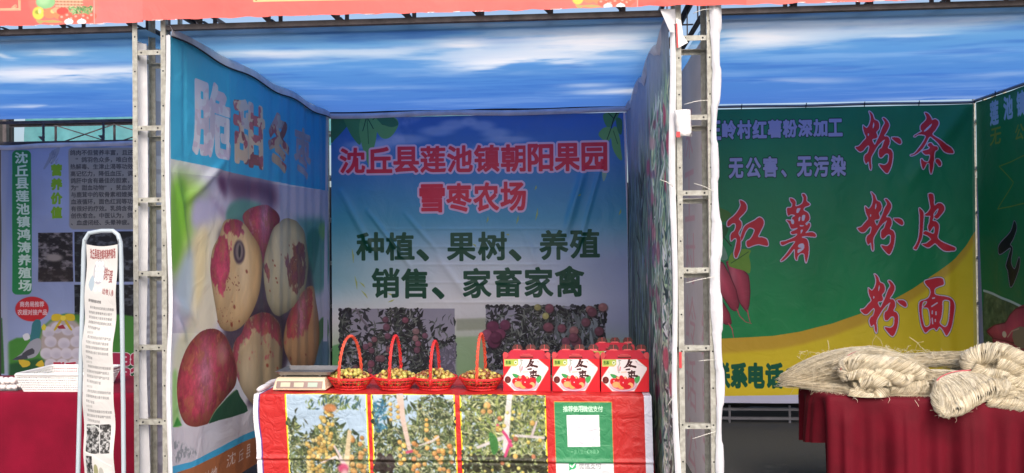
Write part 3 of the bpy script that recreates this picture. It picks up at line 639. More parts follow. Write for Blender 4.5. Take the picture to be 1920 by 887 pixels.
FEN = [[(212, 103), (250, 135), (270, 188), (305, 208), (322, 250), (315, 292), (292, 322), (303, 365), (285, 388), (248, 398), (272, 450), (295, 410), (325, 345), (350, 275), (375, 225), (352, 178), (375, 175), (410, 215), (422, 255), (400, 310), (370, 360), (405, 368), (425, 400), (425, 440), (408, 485), (440, 505), (458, 545), (455, 610), (440, 680), (415, 735), (392, 750), (350, 710), (315, 655), (370, 662), (405, 640), (415, 590), (412, 550), (380, 550), (345, 585), (320, 580), (312, 540), (320, 500), (345, 480), (362, 430), (375, 400), (340, 425), (300, 470), (270, 520), (240, 575), (235, 620), (240, 680), (232, 715), (218, 690), (208, 630), (185, 650), (170, 630), (162, 590), (175, 555), (200, 535), (215, 480), (205, 460), (180, 480), (150, 515), (120, 525), (90, 505), (72, 475), (110, 465), (150, 420), (182, 380), (165, 335), (152, 290), (150, 250), (165, 262), (190, 275), (215, 245), (230, 190), (225, 140)],
       [(445, 378), (500, 375), (535, 395), (548, 430), (530, 448), (495, 430), (465, 405)]]
FH = [[(262, 220), (268, 250), (256, 282), (252, 262)], [(205, 332), (214, 345), (206, 362), (200, 350)]]
RD, ED = 'd43040', 'd8cce6'
for ox, oy in [(1590, 190), (1593.8, 341.5), (1599.8, 494.5)]: script_glyph(aR, [sc(p, ox, oy, 5.543) for p in FEN], [sc(p, ox, oy, 5.543) for p in FH], RD, ED, 'edge')
TIAO = [[(790, 118), (830, 130), (865, 180), (870, 195), (900, 185), (930, 205), (935, 240), (900, 300), (870, 345), (920, 390), (990, 440), (1060, 480), (1090, 520), (1085, 542), (1030, 540), (980, 515), (930, 460), (880, 400), (845, 370), (820, 400), (800, 440), (760, 500), (700, 550), (655, 568), (640, 558), (680, 545), (720, 500), (770, 430), (800, 365), (760, 348), (720, 350), (690, 370), (680, 362), (730, 330), (760, 312), (745, 290), (750, 250), (800, 200), (808, 165)],
        [(825, 440), (850, 435), (870, 465), (905, 475), (912, 505), (880, 530), (880, 600), (878, 680), (865, 745), (850, 750), (835, 700), (828, 650), (800, 650), (780, 690), (762, 708), (745, 670), (740, 620), (750, 598), (770, 625), (810, 635), (828, 600), (826, 560), (790, 560), (762, 530), (770, 515), (820, 500), (830, 480), (815, 460)],
        [(905, 600), (940, 605), (965, 640), (960, 670), (940, 675), (920, 650), (900, 630)]]
script_glyph(aR, [sc(p, 1590, 190, 5.543) for p in TIAO], [sc([(785, 305), (865, 232), (850, 270), (800, 312)], 1590, 190, 5.543)], RD, ED, 'edge')
PI_ = [[(780, 238), (815, 262), (835, 300), (830, 400), (822, 500), (815, 560), (790, 620), (755, 690), (735, 695), (718, 680), (745, 640), (775, 560), (785, 450), (788, 340)],
       [(885, 82), (935, 82), (950, 130), (955, 205), (1000, 180), (1040, 190), (1065, 225), (1062, 265), (1030, 310), (985, 355), (955, 340), (950, 330), (985, 290), (998, 240), (950, 290), (945, 340), (935, 375), (975, 385), (1005, 430), (1000, 500), (990, 560), (1020, 600), (1100, 640), (1180, 675), (1178, 705), (1140, 712), (1065, 712), (1010, 670), (965, 630), (930, 650), (890, 675), (845, 660), (815, 635), (860, 628), (900, 600), (915, 580), (880, 545), (825, 520), (850, 492), (885, 500), (945, 520), (955, 470), (945, 440), (900, 500), (885, 470), (880, 440), (895, 400), (900, 350), (905, 325), (870, 325), (840, 315), (880, 280), (905, 235), (895, 160)]]
script_glyph(aR, [sc(p, 1590, 350, 5.913) for p in PI_], [], RD, ED)
MI = [[(845, 160), (900, 140), (990, 120), (1040, 130), (1055, 165), (1050, 200), (1000, 220), (960, 245), (958, 300), (1000, 318), (1060, 325), (1120, 345), (1160, 385), (1175, 440), (1160, 540), (1140, 640), (1110, 720), (1082, 762), (1060, 730), (1040, 690), (1010, 665), (985, 700), (970, 700), (950, 680), (900, 695), (855, 732), (830, 700), (805, 640), (790, 560), (780, 470), (785, 400), (810, 375), (850, 365), (890, 340), (910, 290), (900, 240), (870, 210)]]
MH = [[(825, 395), (870, 385), (860, 415), (830, 450), (880, 458), (900, 520), (905, 640), (850, 665), (825, 600), (812, 500)], [(1045, 375), (1110, 375), (1115, 430), (1100, 600), (1070, 665), (1015, 625), (1030, 560), (1040, 470)]]
script_glyph(aR, [sc(p, 1590, 500, 5.913) for p in MI], [sc(p, 1590, 500, 5.913) for p in MH], RD, ED)
for p in [[(925, 440), (985, 400)], [(935, 350), (955, 345)], [(932, 490), (930, 520)], [(972, 500), (972, 530)], [(930, 570), (935, 630)], [(965, 585), (965, 605)]]: aR.stroke(sc(p, 1590, 500, 5.913), 2.2, ED)
HO = [[(258, 140), (305, 160), (330, 200), (325, 245), (290, 290), (250, 335), (275, 370), (275, 420), (245, 480), (265, 530), (270, 560), (265, 640), (245, 700), (225, 740), (205, 730), (200, 680), (215, 620), (225, 560), (215, 535), (190, 545), (168, 565), (160, 520), (175, 480), (200, 460), (215, 420), (210, 385), (180, 385), (150, 410), (130, 410), (128, 370), (150, 340), (200, 300), (240, 250), (265, 195)],
      [(455, 318), (490, 330), (508, 365), (500, 410), (470, 470), (450, 520), (490, 525), (535, 545), (552, 590), (545, 615), (510, 612), (450, 600), (390, 615), (345, 630), (325, 600), (330, 565), (365, 545), (395, 500), (410, 450), (385, 430), (350, 430), (320, 470), (295, 530), (275, 560), (265, 530), (280, 470), (310, 410), (360, 375), (410, 350)]]
script_glyph(aR, [sc(p, 1340, 350, 5.545) for p in HO], [], RD, ED)
SHU = [[(775, 120), (815, 130), (838, 165), (835, 200), (870, 195), (905, 170), (915, 120), (900, 80), (925, 75), (950, 110), (950, 150), (985, 180), (970, 200), (930, 215), (920, 245), (960, 270), (980, 310), (975, 350), (940, 380), (950, 400), (975, 375), (990, 400), (965, 450), (940, 480), (1000, 470), (1040, 490), (1045, 520), (1000, 520), (940, 515), (900, 525), (950, 545), (970, 600), (970, 700), (945, 790), (930, 740), (925, 700), (890, 695), (860, 720), (850, 765), (830, 740), (825, 690), (820, 650), (770, 710), (710, 765), (680, 770), (740, 700), (790, 630), (830, 570), (770, 580), (700, 610), (680, 575), (740, 560), (830, 520), (850, 490), (800, 495), (785, 470), (830, 450), (855, 430), (800, 440), (780, 420), (765, 380), (738, 348), (790, 350), (800, 320), (830, 300), (790, 290), (755, 300), (745, 225), (790, 215), (800, 180), (780, 150)]]
SH = [[(850, 230), (885, 225), (865, 270), (845, 270)], [(870, 320), (885, 315), (880, 355), (865, 355)], [(905, 300), (935, 298), (925, 350), (900, 350)], [(785, 345), (815, 345), (818, 385), (795, 385)], [(870, 600), (915, 590), (925, 640), (862, 690), (860, 652), (900, 640), (862, 628)], [(880, 400), (925, 405), (890, 415)], [(890, 450), (912, 450), (890, 490)]]
script_glyph(aR, [sc(p, 1340, 350, 5.545) for p in SHU], [sc(p, 1340, 350, 5.545) for p in SH], RD, ED, 'edge')
IM_RBACK = aR.image('sweet_potato_print')

# ---- right stall, right-hand banner
XR2 = 3.72
aS = Art(-7.30, -4.28, 0.15, 2.98, 300, 0, XR2, -1); aS.a[:] = col('1a7848')
for c, x0, x1, y0, y1 in [('莲', 1857, 1873, 190, 233), ('池', 1883, 1899, 181, 222), ('镇', 1909, 1925, 172, 216)]: aS.ch(c, x0, x1, y0, y1, '9ab4d0', bold=.05)
aS.ch('无', 1857, 1878, 240, 271, '7a8c34', bold=.02, shear=.1); aS.ch('公', 1905, 1924, 233, 262, '7a8c34', bold=.02, shear=.1)
aS.stroke([(1930, 289), (1875, 312), (1901, 342), (1872, 392), (1930, 380)], 1.3, '7a8c34')
for c, u in [('红', -5.3), ('薯', -4.85)]: aS.ch(c, (u+7.3)*300, (u+7.65)*300, 300, 460, '10141c', bold=.05, out='b0a8c8', ow=.03, cpx=True)
aS.poly([(1846, 545), (1862, 551), (1880, 559), (1925, 577), (1960, 590), (1960, 700), (1840, 700)], '3c5c3c')
rs, ms = aS.polymask([aS.P([(1846, 545), (1925, 577), (2100, 620), (2100, 900), (1846, 900)])]); ns = vnoise(*ms.shape, 24, 40, 91); aS.blend(rs, ms, col('24402c')*(1-ns[..., None])+col('7c9468')*ns[..., None])
aS.stroke([(1846, 545), (1862, 551), (1880, 559), (1925, 577)], 3.2, 'b8ccc8')
spud(aS, sc([(160, 700), (200, 665), (270, 650), (300, 600), (340, 565), (420, 555), (420, 760), (300, 770), (200, 745)], 1800, 400, 3.167), 55)
spud(aS, sc([(190, 740), (300, 765), (420, 800), (420, 900), (260, 860)], 1800, 400, 3.167), 56); aS.poly(sc([(320, 690), (420, 680), (420, 800), (330, 780)], 1800, 400, 3.167), '8c7c68', sm=2)
aS.ell(1884, 627, 4, 6, 'd8c8b0'); aS.stroke(sc([(285, 735), (310, 700), (360, 685)], 1800, 400, 3.167), 1.4, 'c8b098')
script_glyph(aS, [sc([(325, 45), (345, 85), (320, 150), (300, 185), (315, 210), (305, 290), (330, 330), (360, 260), (368, 290), (350, 360), (305, 440), (290, 380), (285, 340), (275, 310), (290, 250), (300, 205), (240, 245), (235, 190), (300, 110)], 1800, 400, 3.167)], [], '0c141c', 'a8a0b8', ow=.9)
aS.poly([(1820, 180), (1830, 185), (1833, 300), (1840, 480), (1848, 690), (1848, 800), (1815, 800)], '9498b4')
IM_RSIDE = aS.image('sweet_potato_side_print')

# ---- ceiling canvas (printed sky)
ZC = 2.965
ac = Art(-5.75, 3.95, 4.30, 7.36, 190, 2, ZC)
vv = np.linspace(1, 0, ac.H)[:, None]   # 0 front, 1 back
cs = [('8cbcdc', 0), ('6ea6d2', .14), ('5a92ca', .32), ('4c80c2', .6), ('4874bc', 1)]
for k in range(3): ac.a[..., k] = np.interp(vv[:, 0], [t for _, t in cs], [col(c)[k] for c, _ in cs])[:, None]
s1 = vnoise(ac.H, ac.W, 11, 8, 101, 6, .6); s2 = vnoise(ac.H, ac.W, 30, 20, 102, 5)
k = sstep(s1*.85+s2*.15, .50, .72)*(.24-.10*vv); ac.a = ac.a*(1-k[..., None])+col('d4deea')*k[..., None]
k = sstep(s1[::-1]*.6+s2*.4, .5, .72)*.40; ac.a = ac.a*(1-k[..., None])+col('2c5cb0')*k[..., None]
nz = vnoise(ac.H, ac.W, 12, 16, 103, 6, .58)
def streak(x, y, rx, ry, a_):
    p = ac.P([(x, y), (x+rx, y), (x, y-ry), (x, y+ry)]); cx_, cy_ = p[0]; rw = abs(p[1, 0]-cx_); rh = max(2, abs(p[3, 1]-p[0, 1])*1.45)
    r = ac.reg(cx_-rw*1.5, cy_-rh*2, cx_+rw*1.5, cy_+rh*2)
    if r is None: return
    X, Y = np.meshgrid(np.arange(r[0], r[2])-cx_, np.arange(r[1], r[3])-cy_); n = nz[r[1]:r[3], r[0]:r[2]]
    q = (X/rw)**2+((Y+rh*(n-.5)*2.4)/rh)**2; m = np.exp(-q*1.2)*sstep(n+.25*np.exp(-q), .34, .72)*1.15; ac.blend(r, np.clip(m*a_*.78, 0, 1), 'f2eeea')
for t in [(110, 98, 90, 8, .75), (5, 102, 22, 9, .9), (80, 134, 200, 10, .85), (250, 128, 110, 6, .6), (60, 199, 90, 3, .6), (500, 97, 130, 5, .75), (680, 93, 260, 8, .6), (560, 118, 120, 4, .4), (865, 77, 62, 8, .95), (930, 118, 120, 9, .9), (1040, 108, 110, 8, .7), (1110, 72, 150, 15, .95), (1000, 60, 200, 10, .5),
          (1170, 170, 110, 4, .8), (1100, 160, 60, 3, .5), (1430, 62, 120, 12, .95), (1540, 36, 280, 10, .7), (1360, 40, 90, 8, .6), (1700, 63, 110, 4, .6), (1850, 30, 110, 9, .6), (1500, 150, 120, 4, .4), (1880, 140, 90, 4, .3), (900, 40, 200, 5, .5), (700, 165, 140, 4, .25), (20, 72, 100, 5, .5), (1180, 45, 120, 8, .6), (1060, 80, 200, 16, .6), (960, 108, 160, 10, .6), (1480, 70, 160, 14, .5), (1650, 45, 200, 12, .5), (860, 100, 240, 10, .4), (150, 140, 260, 12, .6), (1750, 185, 200, 3, .3), (450, 60, 150, 8, .3)]: streak(*t)
for k in range(3): ac.a[..., k] = blur(ac.a[..., k], 1)
IM_CEIL = ac.image('sky_canvas_print')

# ---- tablecloth print (front panel; the part above 0.75 m lies on the table top)
YT = 4.80
at = Art(-2.10, 0.62, 0.10, 1.45, 480, 1, YT); at.a[:] = col('c02c2c')
def colx(x, y=800): return at.P([(x, y)])[0, 0]
def vband(x0, x1, c, y0=None, y1=None):
    a0, a1 = colx(x0), colx(x1); b0 = 0 if y0 is None else at.P([(900, y0)])[0, 1]; b1 = at.H if y1 is None else at.P([(900, y1)])[0, 1]
    at.poly([(a0, b0), (a1, b0), (a1, b1), (a0, b1)], c, cpx=True)
vband(400, 488, 'e4e4ea'); vband(487, 489.5, '5a3a8c'); vband(1207, 1290, 'dcdcec')
def orchard(x0, x1, seed, skyfn, extra):
    a0, a1 = colx(x0), colx(x1); b0 = at.P([(900, 742)])[0, 1]; b1 = at.H
    at.poly([(a0-5, b0-5), (a1+5, b0-5), (a1+5, b1), (a0-5, b1)], 'f4d430', cpx=True); at.poly([(a0-1, b0-1), (a1+1, b0-1), (a1+1, b1), (a0-1, b1)], 'fff0a0', cpx=True)
    at.poly([(a0, b0), (a1, b0), (a1, b1), (a0, b1)], 'b4cce4', cpx=True)
    h = int(at.P([(900, 900)])[0, 1]); 
    at.leaves(a0, b0, a1, h, 300, ['3c4c30', '2c3828', '4c5c3c'], (18, 34), (4, 8), seed, skyfn)
    at.leaves(a0, b0, a1, h, 2000, ['6c7c4c', '8c9860', '4c5c3c', 'a8ac80', '3c4830', 'c4c49c', '343828', '7c8458'], (9, 22), (1.2, 2.8), seed+1, skyfn)
    at.leaves(a0, h-4, a1, b1, 500, ['6c8c4c', '8ca45c', '4c6c3c', '34502c'], (12, 28), (2, 5), seed+5)
    extra(a0, b0, a1, h)
    S_ = np.s_[int(b0):at.H, int(a0)+1:int(a1)-1]; mcol = at.a[S_].mean((0, 1)); at.a[S_] = (at.a[S_]*.95+mcol*.05)*.93
    for k in range(3): at.a[S_][..., k] = blur(at.a[S_][..., k], 1)
def ex1(a0, b0, a1, b1):
    at.leaves(a0+60, b0+2, a1-10, b0+46, 70, ['3c5c4c', '2c4c5c', '7c8c4c'], (14, 26), (1.6, 3), 31, ang=(1, 2.6)); 
    w, h = a1-a0, b1-b0
    at.fruits([(a0+w*(.50+.07*math.sin(i*1.9)), b0+h*(.22+.036*i)) for i in range(17)]+[(a0+w*(.47+.06*math.cos(i*2.3)), b0+h*(.25+.036*i)) for i in range(15)], 6.3, ['d0ac5c', 'dcbc6c', 'c09c54'], 5)
    g = np.random.default_rng(6); at.fruits([(a0+w*g.uniform(.22, .42), b0+h*g.uniform(.5, .95)) for _ in range(60)], 5.6, ['ccaa5c', 'c09850', 'd8c080'], 6)
    at.fruits([(a0+w*g.uniform(.74, .98), b0+h*g.uniform(.5, .95)) for _ in range(22)], 7.0, ['cc9858', 'd4a868', 'bc8448'], 7)
    at.ell(a0+w*.55, b0+h*.17, 20, 12, 'b87848', cpx=True, soft=.3)
    at.stroke([(a0+w*.72, b0+h*.85), (a0+w*.78, b0+h*.45)], [9, 6], 'd8c4a0', cpx=True); at.stroke([(a0+w*.72, b0+h*.86), (a0+w*.58, b0+h*.62)], [5, 3], 'dcc8c8', cpx=True); at.stroke([(a0+w*.4, b0+h*.82), (a0+w*.6, b0+h*.74), (a0+w*.7, b0+h*.84)], [2, 3, 3], 'dccccc', cpx=True)
    at.ell(a0+w*.68, b0+h*.88, 16, 14, 'c84c74', cpx=True, soft=.4); at.ell(a0+w*.70, b0+h*.97, 12, 20, 'd8a8b0', cpx=True, soft=.4)
orchard(538, 686, 111, lambda u, v: 1 if v > .46-.25*(u < .12)+.12*math.sin(u*7+1.2) else (.5 if abs(u-.55) < .08 else .02), ex1)
def ex2(a0, b0, a1, b1):
    w, h = a1-a0, b1-b0; g = np.random.default_rng(16)
    at.leaves(a0+4, b0+16, a0+40, b0+h*.45, 60, ['3c7c9c', '2c6488', '4c8ca8'], (10, 18), (2, 3.5), 17)
    at.stroke([(a0+w*.34, b0), (a0+w*.37, b0+h*.3), (a0+w*.44, b0+h*.65)], [11, 8, 6], 'dcc4b8', cpx=True); at.stroke([(a0+w*.40, b0+h*.68), (a0+w*.5, b0+h*.66)], 4, 'c85070', cpx=True)
    at.fruits([(a0+w*(.22+.09*(i % 2)), b0+h*(.12+.03*i)) for i in range(7)], 5.6, ['d8a858', 'e0b868'], 8); at.fruits([(a0+w*(.32+.05*(i % 2)), b0+h*(.56+.04*i)) for i in range(7)], 6.3, ['dca854', 'e8c068'], 9)
    at.fruits([(a0+w*.66, b0+h*.30), (a0+w*.66, b0+h*.36), (a0+w*.655, b0+h*.42)], 5.6, ['e0a858'], 9); at.fruits([(a0+w*g.uniform(.45, .97), b0+h*g.uniform(.5, .97)) for _ in range(40)], 6.3, ['d09858', 'e0ac60', 'c88850'], 10)
    at.leaves(a0+2, b0+h*.72, a0+w*.22, b0+h*.92, 40, ['2c2420', '3c3030'], (16, 26), (6, 9), 19); at.stroke([(a0+w*.56, b0+h*.6), (a0+w*.72, b0+h*.55), (a0+w*.8, b0+h*.5)], [2, 3.5, 3], 'd8d0cc', cpx=True)
orchard(699, 850, 121, lambda u, v: 1 if v > .36 or (u > .55 and v > .05) else .15, ex2)
def ex3(a0, b0, a1, b1):
    w, h = a1-a0, b1-b0; g = np.random.default_rng(26)
    at.leaves(a0, b0, a1, b1, 500, ['a8b468', 'c0c88c', '8c9c50', 'd4d8a8', '788c48'], (12, 26), (1.5, 3), 27)
    at.leaves(a0, b0+h*.72, a1, b0+h*.9, 120, ['2c2c20', '3c3c28'], (16, 26), (4, 7), 28)
    at.stroke([(a0+w*.59, b0), (a0+w*.55, b0+h*.3), (a0+w*.51, b0+h*.66)], [8, 9, 8], 'e4e0e0', cpx=True); at.stroke([(a0+w*.18, b0+h*.62), (a0+w*.5, b0+h*.5)], [4, 6], 'd8d0d0', cpx=True); at.stroke([(a0+w*.64, b0+h*.48), (a0+w*.98, b0+h*.5)], [4, 4], 'd8d0d0', cpx=True); at.stroke([(a0+w*.84, b0+h*.48), (a0+w*.9, b0+h*.32)], [4, 3], 'd8c8cc', cpx=True)
    at.stroke([(a0+w*.43, b0+h*.36), (a0+w*.53, b0+h*.48), (a0+w*.59, b0+h*.6)], 4, 'd84880', cpx=True); at.stroke([(a0+w*.58, b0+h*.54), (a0+w*.51, b0+h*.72)], 4, 'd84880', cpx=True)
    at.poly([(a0+w*.33, b0+h*.44), (a0+w*.42, b0+h*.52), (a0+w*.42, b0+h*.66), (a0+w*.36, b0+h*.70), (a0+w*.33, b0+h*.58)], '3c7c3c', sm=3, cpx=True)
    at.fruits([(a0+w*.31, b0+h*.13), (a0+w*.26, b0+h*.2), (a0+w*.34, b0+h*.2)], 9.1, ['e0a868'], 5); at.fruits([(a0+w*.46, b0+h*.28), (a0+w*.64, b0+h*.52), (a0+w*.44, b0+h*.4), (a0+w*.85, b0+h*.33), (a0+w*.63, b0+h*.72), (a0+w*.47, b0+h*.8), (a0+w*.85, b0+h*.72)], 7.6, ['e0b060', 'b87050'], 5)
    at.fruits([(a0+w*g.uniform(.03, .97), b0+h*g.uniform(.05, .97)) for _ in range(22)], 4.8, ['e0c868', 'd8d078'], 15)
orchard(865, 1020, 131, lambda u, v: 1, ex3)
vband(1038, 1147, 'e09048', 754, 1200); vband(1039, 1146, '3a8c5e', 755.5, 1200)
vband(1038.5, 1147, 'e0e2e8', 866, 1200)
for i, c in enumerate('推荐使用微信支付'): at.ch(c, 1055+i*9.3, 1064+i*9.3, 763.5, 774, 'd4f0dc', bold=.03)
at.poly([(1061, 780), (1122, 780), (1123, 838), (1062, 838)], 'ecebf2')
at.poly([(1066, 785), (1117, 785), (1118, 833), (1067, 833)], 'dddce6', feather=1)
for i, c in enumerate('一家人银行(*霞)'): at.ch(c, 1068+i*5.9, 1073+i*5.9, 843, 851, '8cc8a0', bold=.0) if c not in '一' else at.stroke([(1068, 847), (1072, 847)], 1, '8cc8a0')
at.ell(1070, 872, 7, 6.5, '2ca868'); at.poly([(1064, 874), (1064, 881), (1069, 878)], '2ca868'); at.stroke([(1066, 872), (1069.5, 875), (1075, 868)], 2, 'f0f8f4')
for i, c in enumerate('微信支付'): at.ch(c, 1082+i*10.7, 1092+i*10.7, 866.5, 878.5, '8c9094', bold=.01)
IM_CLOTH = at.image('orchard_tablecloth_print')

# ---- gift box front
YBX = 4.90
ax_ = Art(-0.06, 0.26, 0.74, 0.96, 1500, 1, YBX); 
_o = onY(944, 742, YBX); ax_.u0 = _o[0]-.002; ax_.u1 = ax_.u0+.318; ax_.W = int(.318*1500); ax_.z0 = _o[2]-.001; ax_.z1 = ax_.z0+.222; ax_.H = int(.222*1500); ax_.a = np.empty((ax_.H, ax_.W, 3), np.float32); ax_.a[:] = col('d8232f')
def b6(p): return sc(p, 930, 635, 6.19)
BOXU, BOXW, BOXZ = ax_.u0, .318, .222
ax_.poly(b6([(190, 262), (480, 262), (640, 385), (640, 410), (487, 657), (220, 657), (88, 535), (95, 495), (195, 350)]), 'f0e4e6'); ax_.stroke(b6([(480, 262), (640, 385), (640, 410), (487, 657)]), 2.2, 'b89078'); ax_.stroke(b6([(220, 657), (88, 535), (95, 495), (190, 360)]), 2.2, 'b89078')
ax_.poly(b6([(96, 264), (268, 264), (268, 350), (240, 372), (96, 372)]), 'c8c070'); ax_.poly(b6([(110, 300), (265, 295), (262, 350), (110, 360)]), 'a0c050', al=.8)
for i, c in enumerate('生态'): ax_.ch(c, *[930+(v)/6.19 for v in (114+i*34, 144+i*34)], *[635+v/6.19 for v in (308, 345)], '2c5c20', bold=.04)
ax_.ell(*b6([(238, 328)])[0], 3.2, 3.4, 'e8ecd0'); ax_.ell(*b6([(238, 328)])[0], 1.6, 1.6, '5c8c30'); ax_.stroke(b6([(184, 310), (212, 310), (212, 345), (184, 345)]), 2.4, 'c8c848')
ax_.poly(b6([(195, 460), (250, 465), (300, 500), (230, 505)]), '3c9c54', sm=3); ax_.poly(b6([(480, 530), (520, 480), (555, 490), (545, 540), (510, 570)]), '4ca85c', sm=3)
ax_.ell(*b6([(350, 585)])[0], 26.5, 12.5, '9c84a4'); ax_.ell(*b6([(350, 580)])[0], 25, 11.5, 'eee0e8'); ax_.ell(*b6([(350, 578)])[0], 22.5, 10.5, 'c8606c')
for x, y, rx, ry, c in [(235, 545, 42, 38, 'd0202c'), (285, 515, 26, 30, 'c81c28'), (330, 510, 28, 36, 'd0202c'), (375, 520, 30, 30, 'c81c28'), (455, 540, 34, 46, 'c41c2c'), (425, 530, 20, 30, 'd42830'), (265, 580, 44, 34, 'ecb070'), (330, 590, 44, 44, 'eaa860'), (365, 560, 56, 50, 'd0182c'), (440, 590, 34, 34, 'eeb478'), (400, 605, 46, 26, 'c81828'), (290, 500, 18, 14, 'ecb888'), (378, 500, 14, 16, 'ecb888')]:
    ax_.ell(930+x/6.19, 635+y/6.19, rx/6.19, ry/6.19, c, soft=.1)
for x, y in [(352, 557), (240, 537)]: ax_.ell(930+x/6.19, 635+y/6.19, 1.2, 1.2, 'ffe0e8', soft=.5)
ax_.ell(*b6([(140, 528)])[0], 6.2, 6.4, '5c1c1c'); ax_.stroke(b6([(128, 510), (152, 510), (152, 545), (128, 545)]), 1.2, '9c5c50'); ax_.stroke(b6([(140, 506), (140, 550)]), 1, '9c5c50')
for p, w in [([(428, 290), (410, 340), (372, 385)], [6, 4.5, 2]), ([(412, 325), (455, 318), (420, 365), (360, 388)], [3.5, 4, 3.4, 1.5]), ([(405, 335), (450, 365), (500, 378)], [3, 5, 6]), ([(415, 362), (440, 372)], [3, 4]), ([(388, 408), (428, 404)], [3.5, 4.5]),
             ([(412, 440), (492, 432)], [3.5, 4]), ([(456, 422), (450, 500)], [4, 3.5]), ([(420, 455), (490, 448), (484, 478), (426, 480), (420, 455)], 3), ([(440, 485), (415, 495)], [3.5, 2]), ([(465, 480), (520, 482)], [4, 5.5]), ([(435, 500), (480, 505)], [2, 3])]: ax_.stroke(b6(p), np.array(w)*1.75, '3c1014')
for p, c, w in [([(300, 300), (310, 340), (290, 380), (300, 440)], 'a8b0a8', 5), ([(305, 300), (325, 305)], '6c7c6c', 2.5), ([(318, 380), (312, 415)], 'd87888', 5), ([(285, 375), (290, 420)], 'd8a0a8', 4), ([(330, 440), (390, 435)], 'f0c8b8', 5), ([(450, 285), (460, 295)], 'a08890', 2), ([(505, 310), (520, 325)], 'b0989c', 3), ([(520, 340), (560, 355), (610, 370)], 'd8ccd4', 3), ([(176, 430), (182, 445)], 'b0a0a0', 1.5)]: ax_.stroke(b6(p), w*1.4, c, al=.8)
IM_BOX = ax_.image('gift_box_print')

# ---- narrow poster on the stand
YP = 4.02
ap = Art(-2.72, -2.42, 0.3, 1.75, 900, 1, YP); _a = onY(153, 700, YP); _b = onY(224, 700, YP); ap.u0 = _a[0]; ap.u1 = _b[0]; ap.W = int((ap.u1-ap.u0)*900); ap.z1 = onY(190, 455, YP)[2]; ap.z0 = onY(190, 940, YP)[2]; ap.H = int((ap.z1-ap.z0)*900); ap.a = np.empty((ap.H, ap.W, 3), np.float32); ap.a[:] = col('d6d4d2')
for i, c in enumerate('沈丘县莲池镇鸿涛养殖场'): ap.ch(c, 163+i*4.95, 167.6+i*4.95, 465, 483, '8c4444', bold=.03)
ap.ell(184, 509, 12, 22, '9c9cac', ringw=.12); 
for i in range(12): ap.ell(178+(i % 3)*6, 492+(i//3)*10, 3.2, 5, 'f4f2f4'); ap.ell(178+(i % 3)*6, 492+(i//3)*10, 3.4, 5.2, 'b8b8c0', al=.5, ringw=.15)
ap.poly([(163, 530), (170, 515), (176, 530), (172, 545), (165, 538)], 'a8b8c4', sm=3)
ap.ell(180, 541, 3.5, 4.5, 'f8f6f0'); ap.ell(190, 541, 3.5, 4.5, 'f8f6f0'); 
for c, x0, x1, y0, y1 in [('鸽', 195, 202, 500, 524), ('子', 202, 206, 505, 523), ('蛋', 206, 213, 507, 530), ('动', 195, 201, 540, 551), ('物', 202, 207, 541, 552), ('人', 208, 212, 542, 554), ('参', 213, 217, 543, 555)]: ap.ch(c, x0, x1, y0, y1, '8c5050', bold=.02)
ap.line('鸽子蛋的功效与作用', 165, 193, 562, 566, 6, '585858', bold=.04)
g = np.random.default_rng(44); pool = '鸽子蛋含有优质蛋白质磷脂铁钙维生素等营养成分易于消化吸收老少皆宜有改善皮肤细胞活性增加面部红润具补肝肾益精气助阳之效对贫血月经不调气血不足的人有好处'
yv = 575; k_ = 0
for blk, nl in [(0, 5), (1, 5), (2, 4), (3, 3), (4, 3), (5, 4)]:
    for j in range(nl):
        n = 12 if j < nl-1 else g.integers(4, 9)
        t = ''.join(pool[(k_+q) % len(pool)] for q in range(n)); k_ += n; x0 = 165 if j else 168
        ap.line(t, x0, x0+n*4.1, yv, yv+3+n*.25, 5.6, '6c6c6c', bold=.02, al=.8); yv += 9.2
    yv += 5
    ap.line('食用方法'[:4], 165, 180, yv-4, yv-3, 5, '8c8c88', al=.7); yv += 4
    if yv > 775: break
def bw(x0, y0, x1, y1, seed, ang=0):
    p = ap.P([(x0, y0), (x1, y1)]); (a0, b0), (a1, b1) = p; r = ap.reg(a0, b0, a1, b1, 0); h, w = r[3]-r[1], r[2]-r[0]; n = vnoise(h, w, h/14, w/16, seed, 5, .65); ap.blend(r, np.ones((h, w), np.float32), (np.ones(3)*.16)*(1-sstep(n, .35, .7)[..., None])+.75*sstep(n, .35, .7)[..., None])
bw(162, 795, 214, 848, 5); ap.stroke([(192, 795), (196, 850)], 2, 'd0d0d0'); ap.stroke([(160, 800), (182, 797), (192, 803)], 3, 'c8ccc8'); ap.stroke([(160, 846), (180, 850), (216, 872)], 4, 'e8e6e0'); bw(162, 853, 179, 890, 6); ap.poly([(178, 850), (216, 876), (216, 887), (200, 887), (178, 887)], 'e0dcd8'); ap.ell(185, 880, 5, 12, '9c9c74'); ap.ell(196, 886, 5, 12, 'b4b4ac'); bw(162, 892, 214, 940, 8)
IM_POSTER = ap.image('pigeon_egg_poster_print')

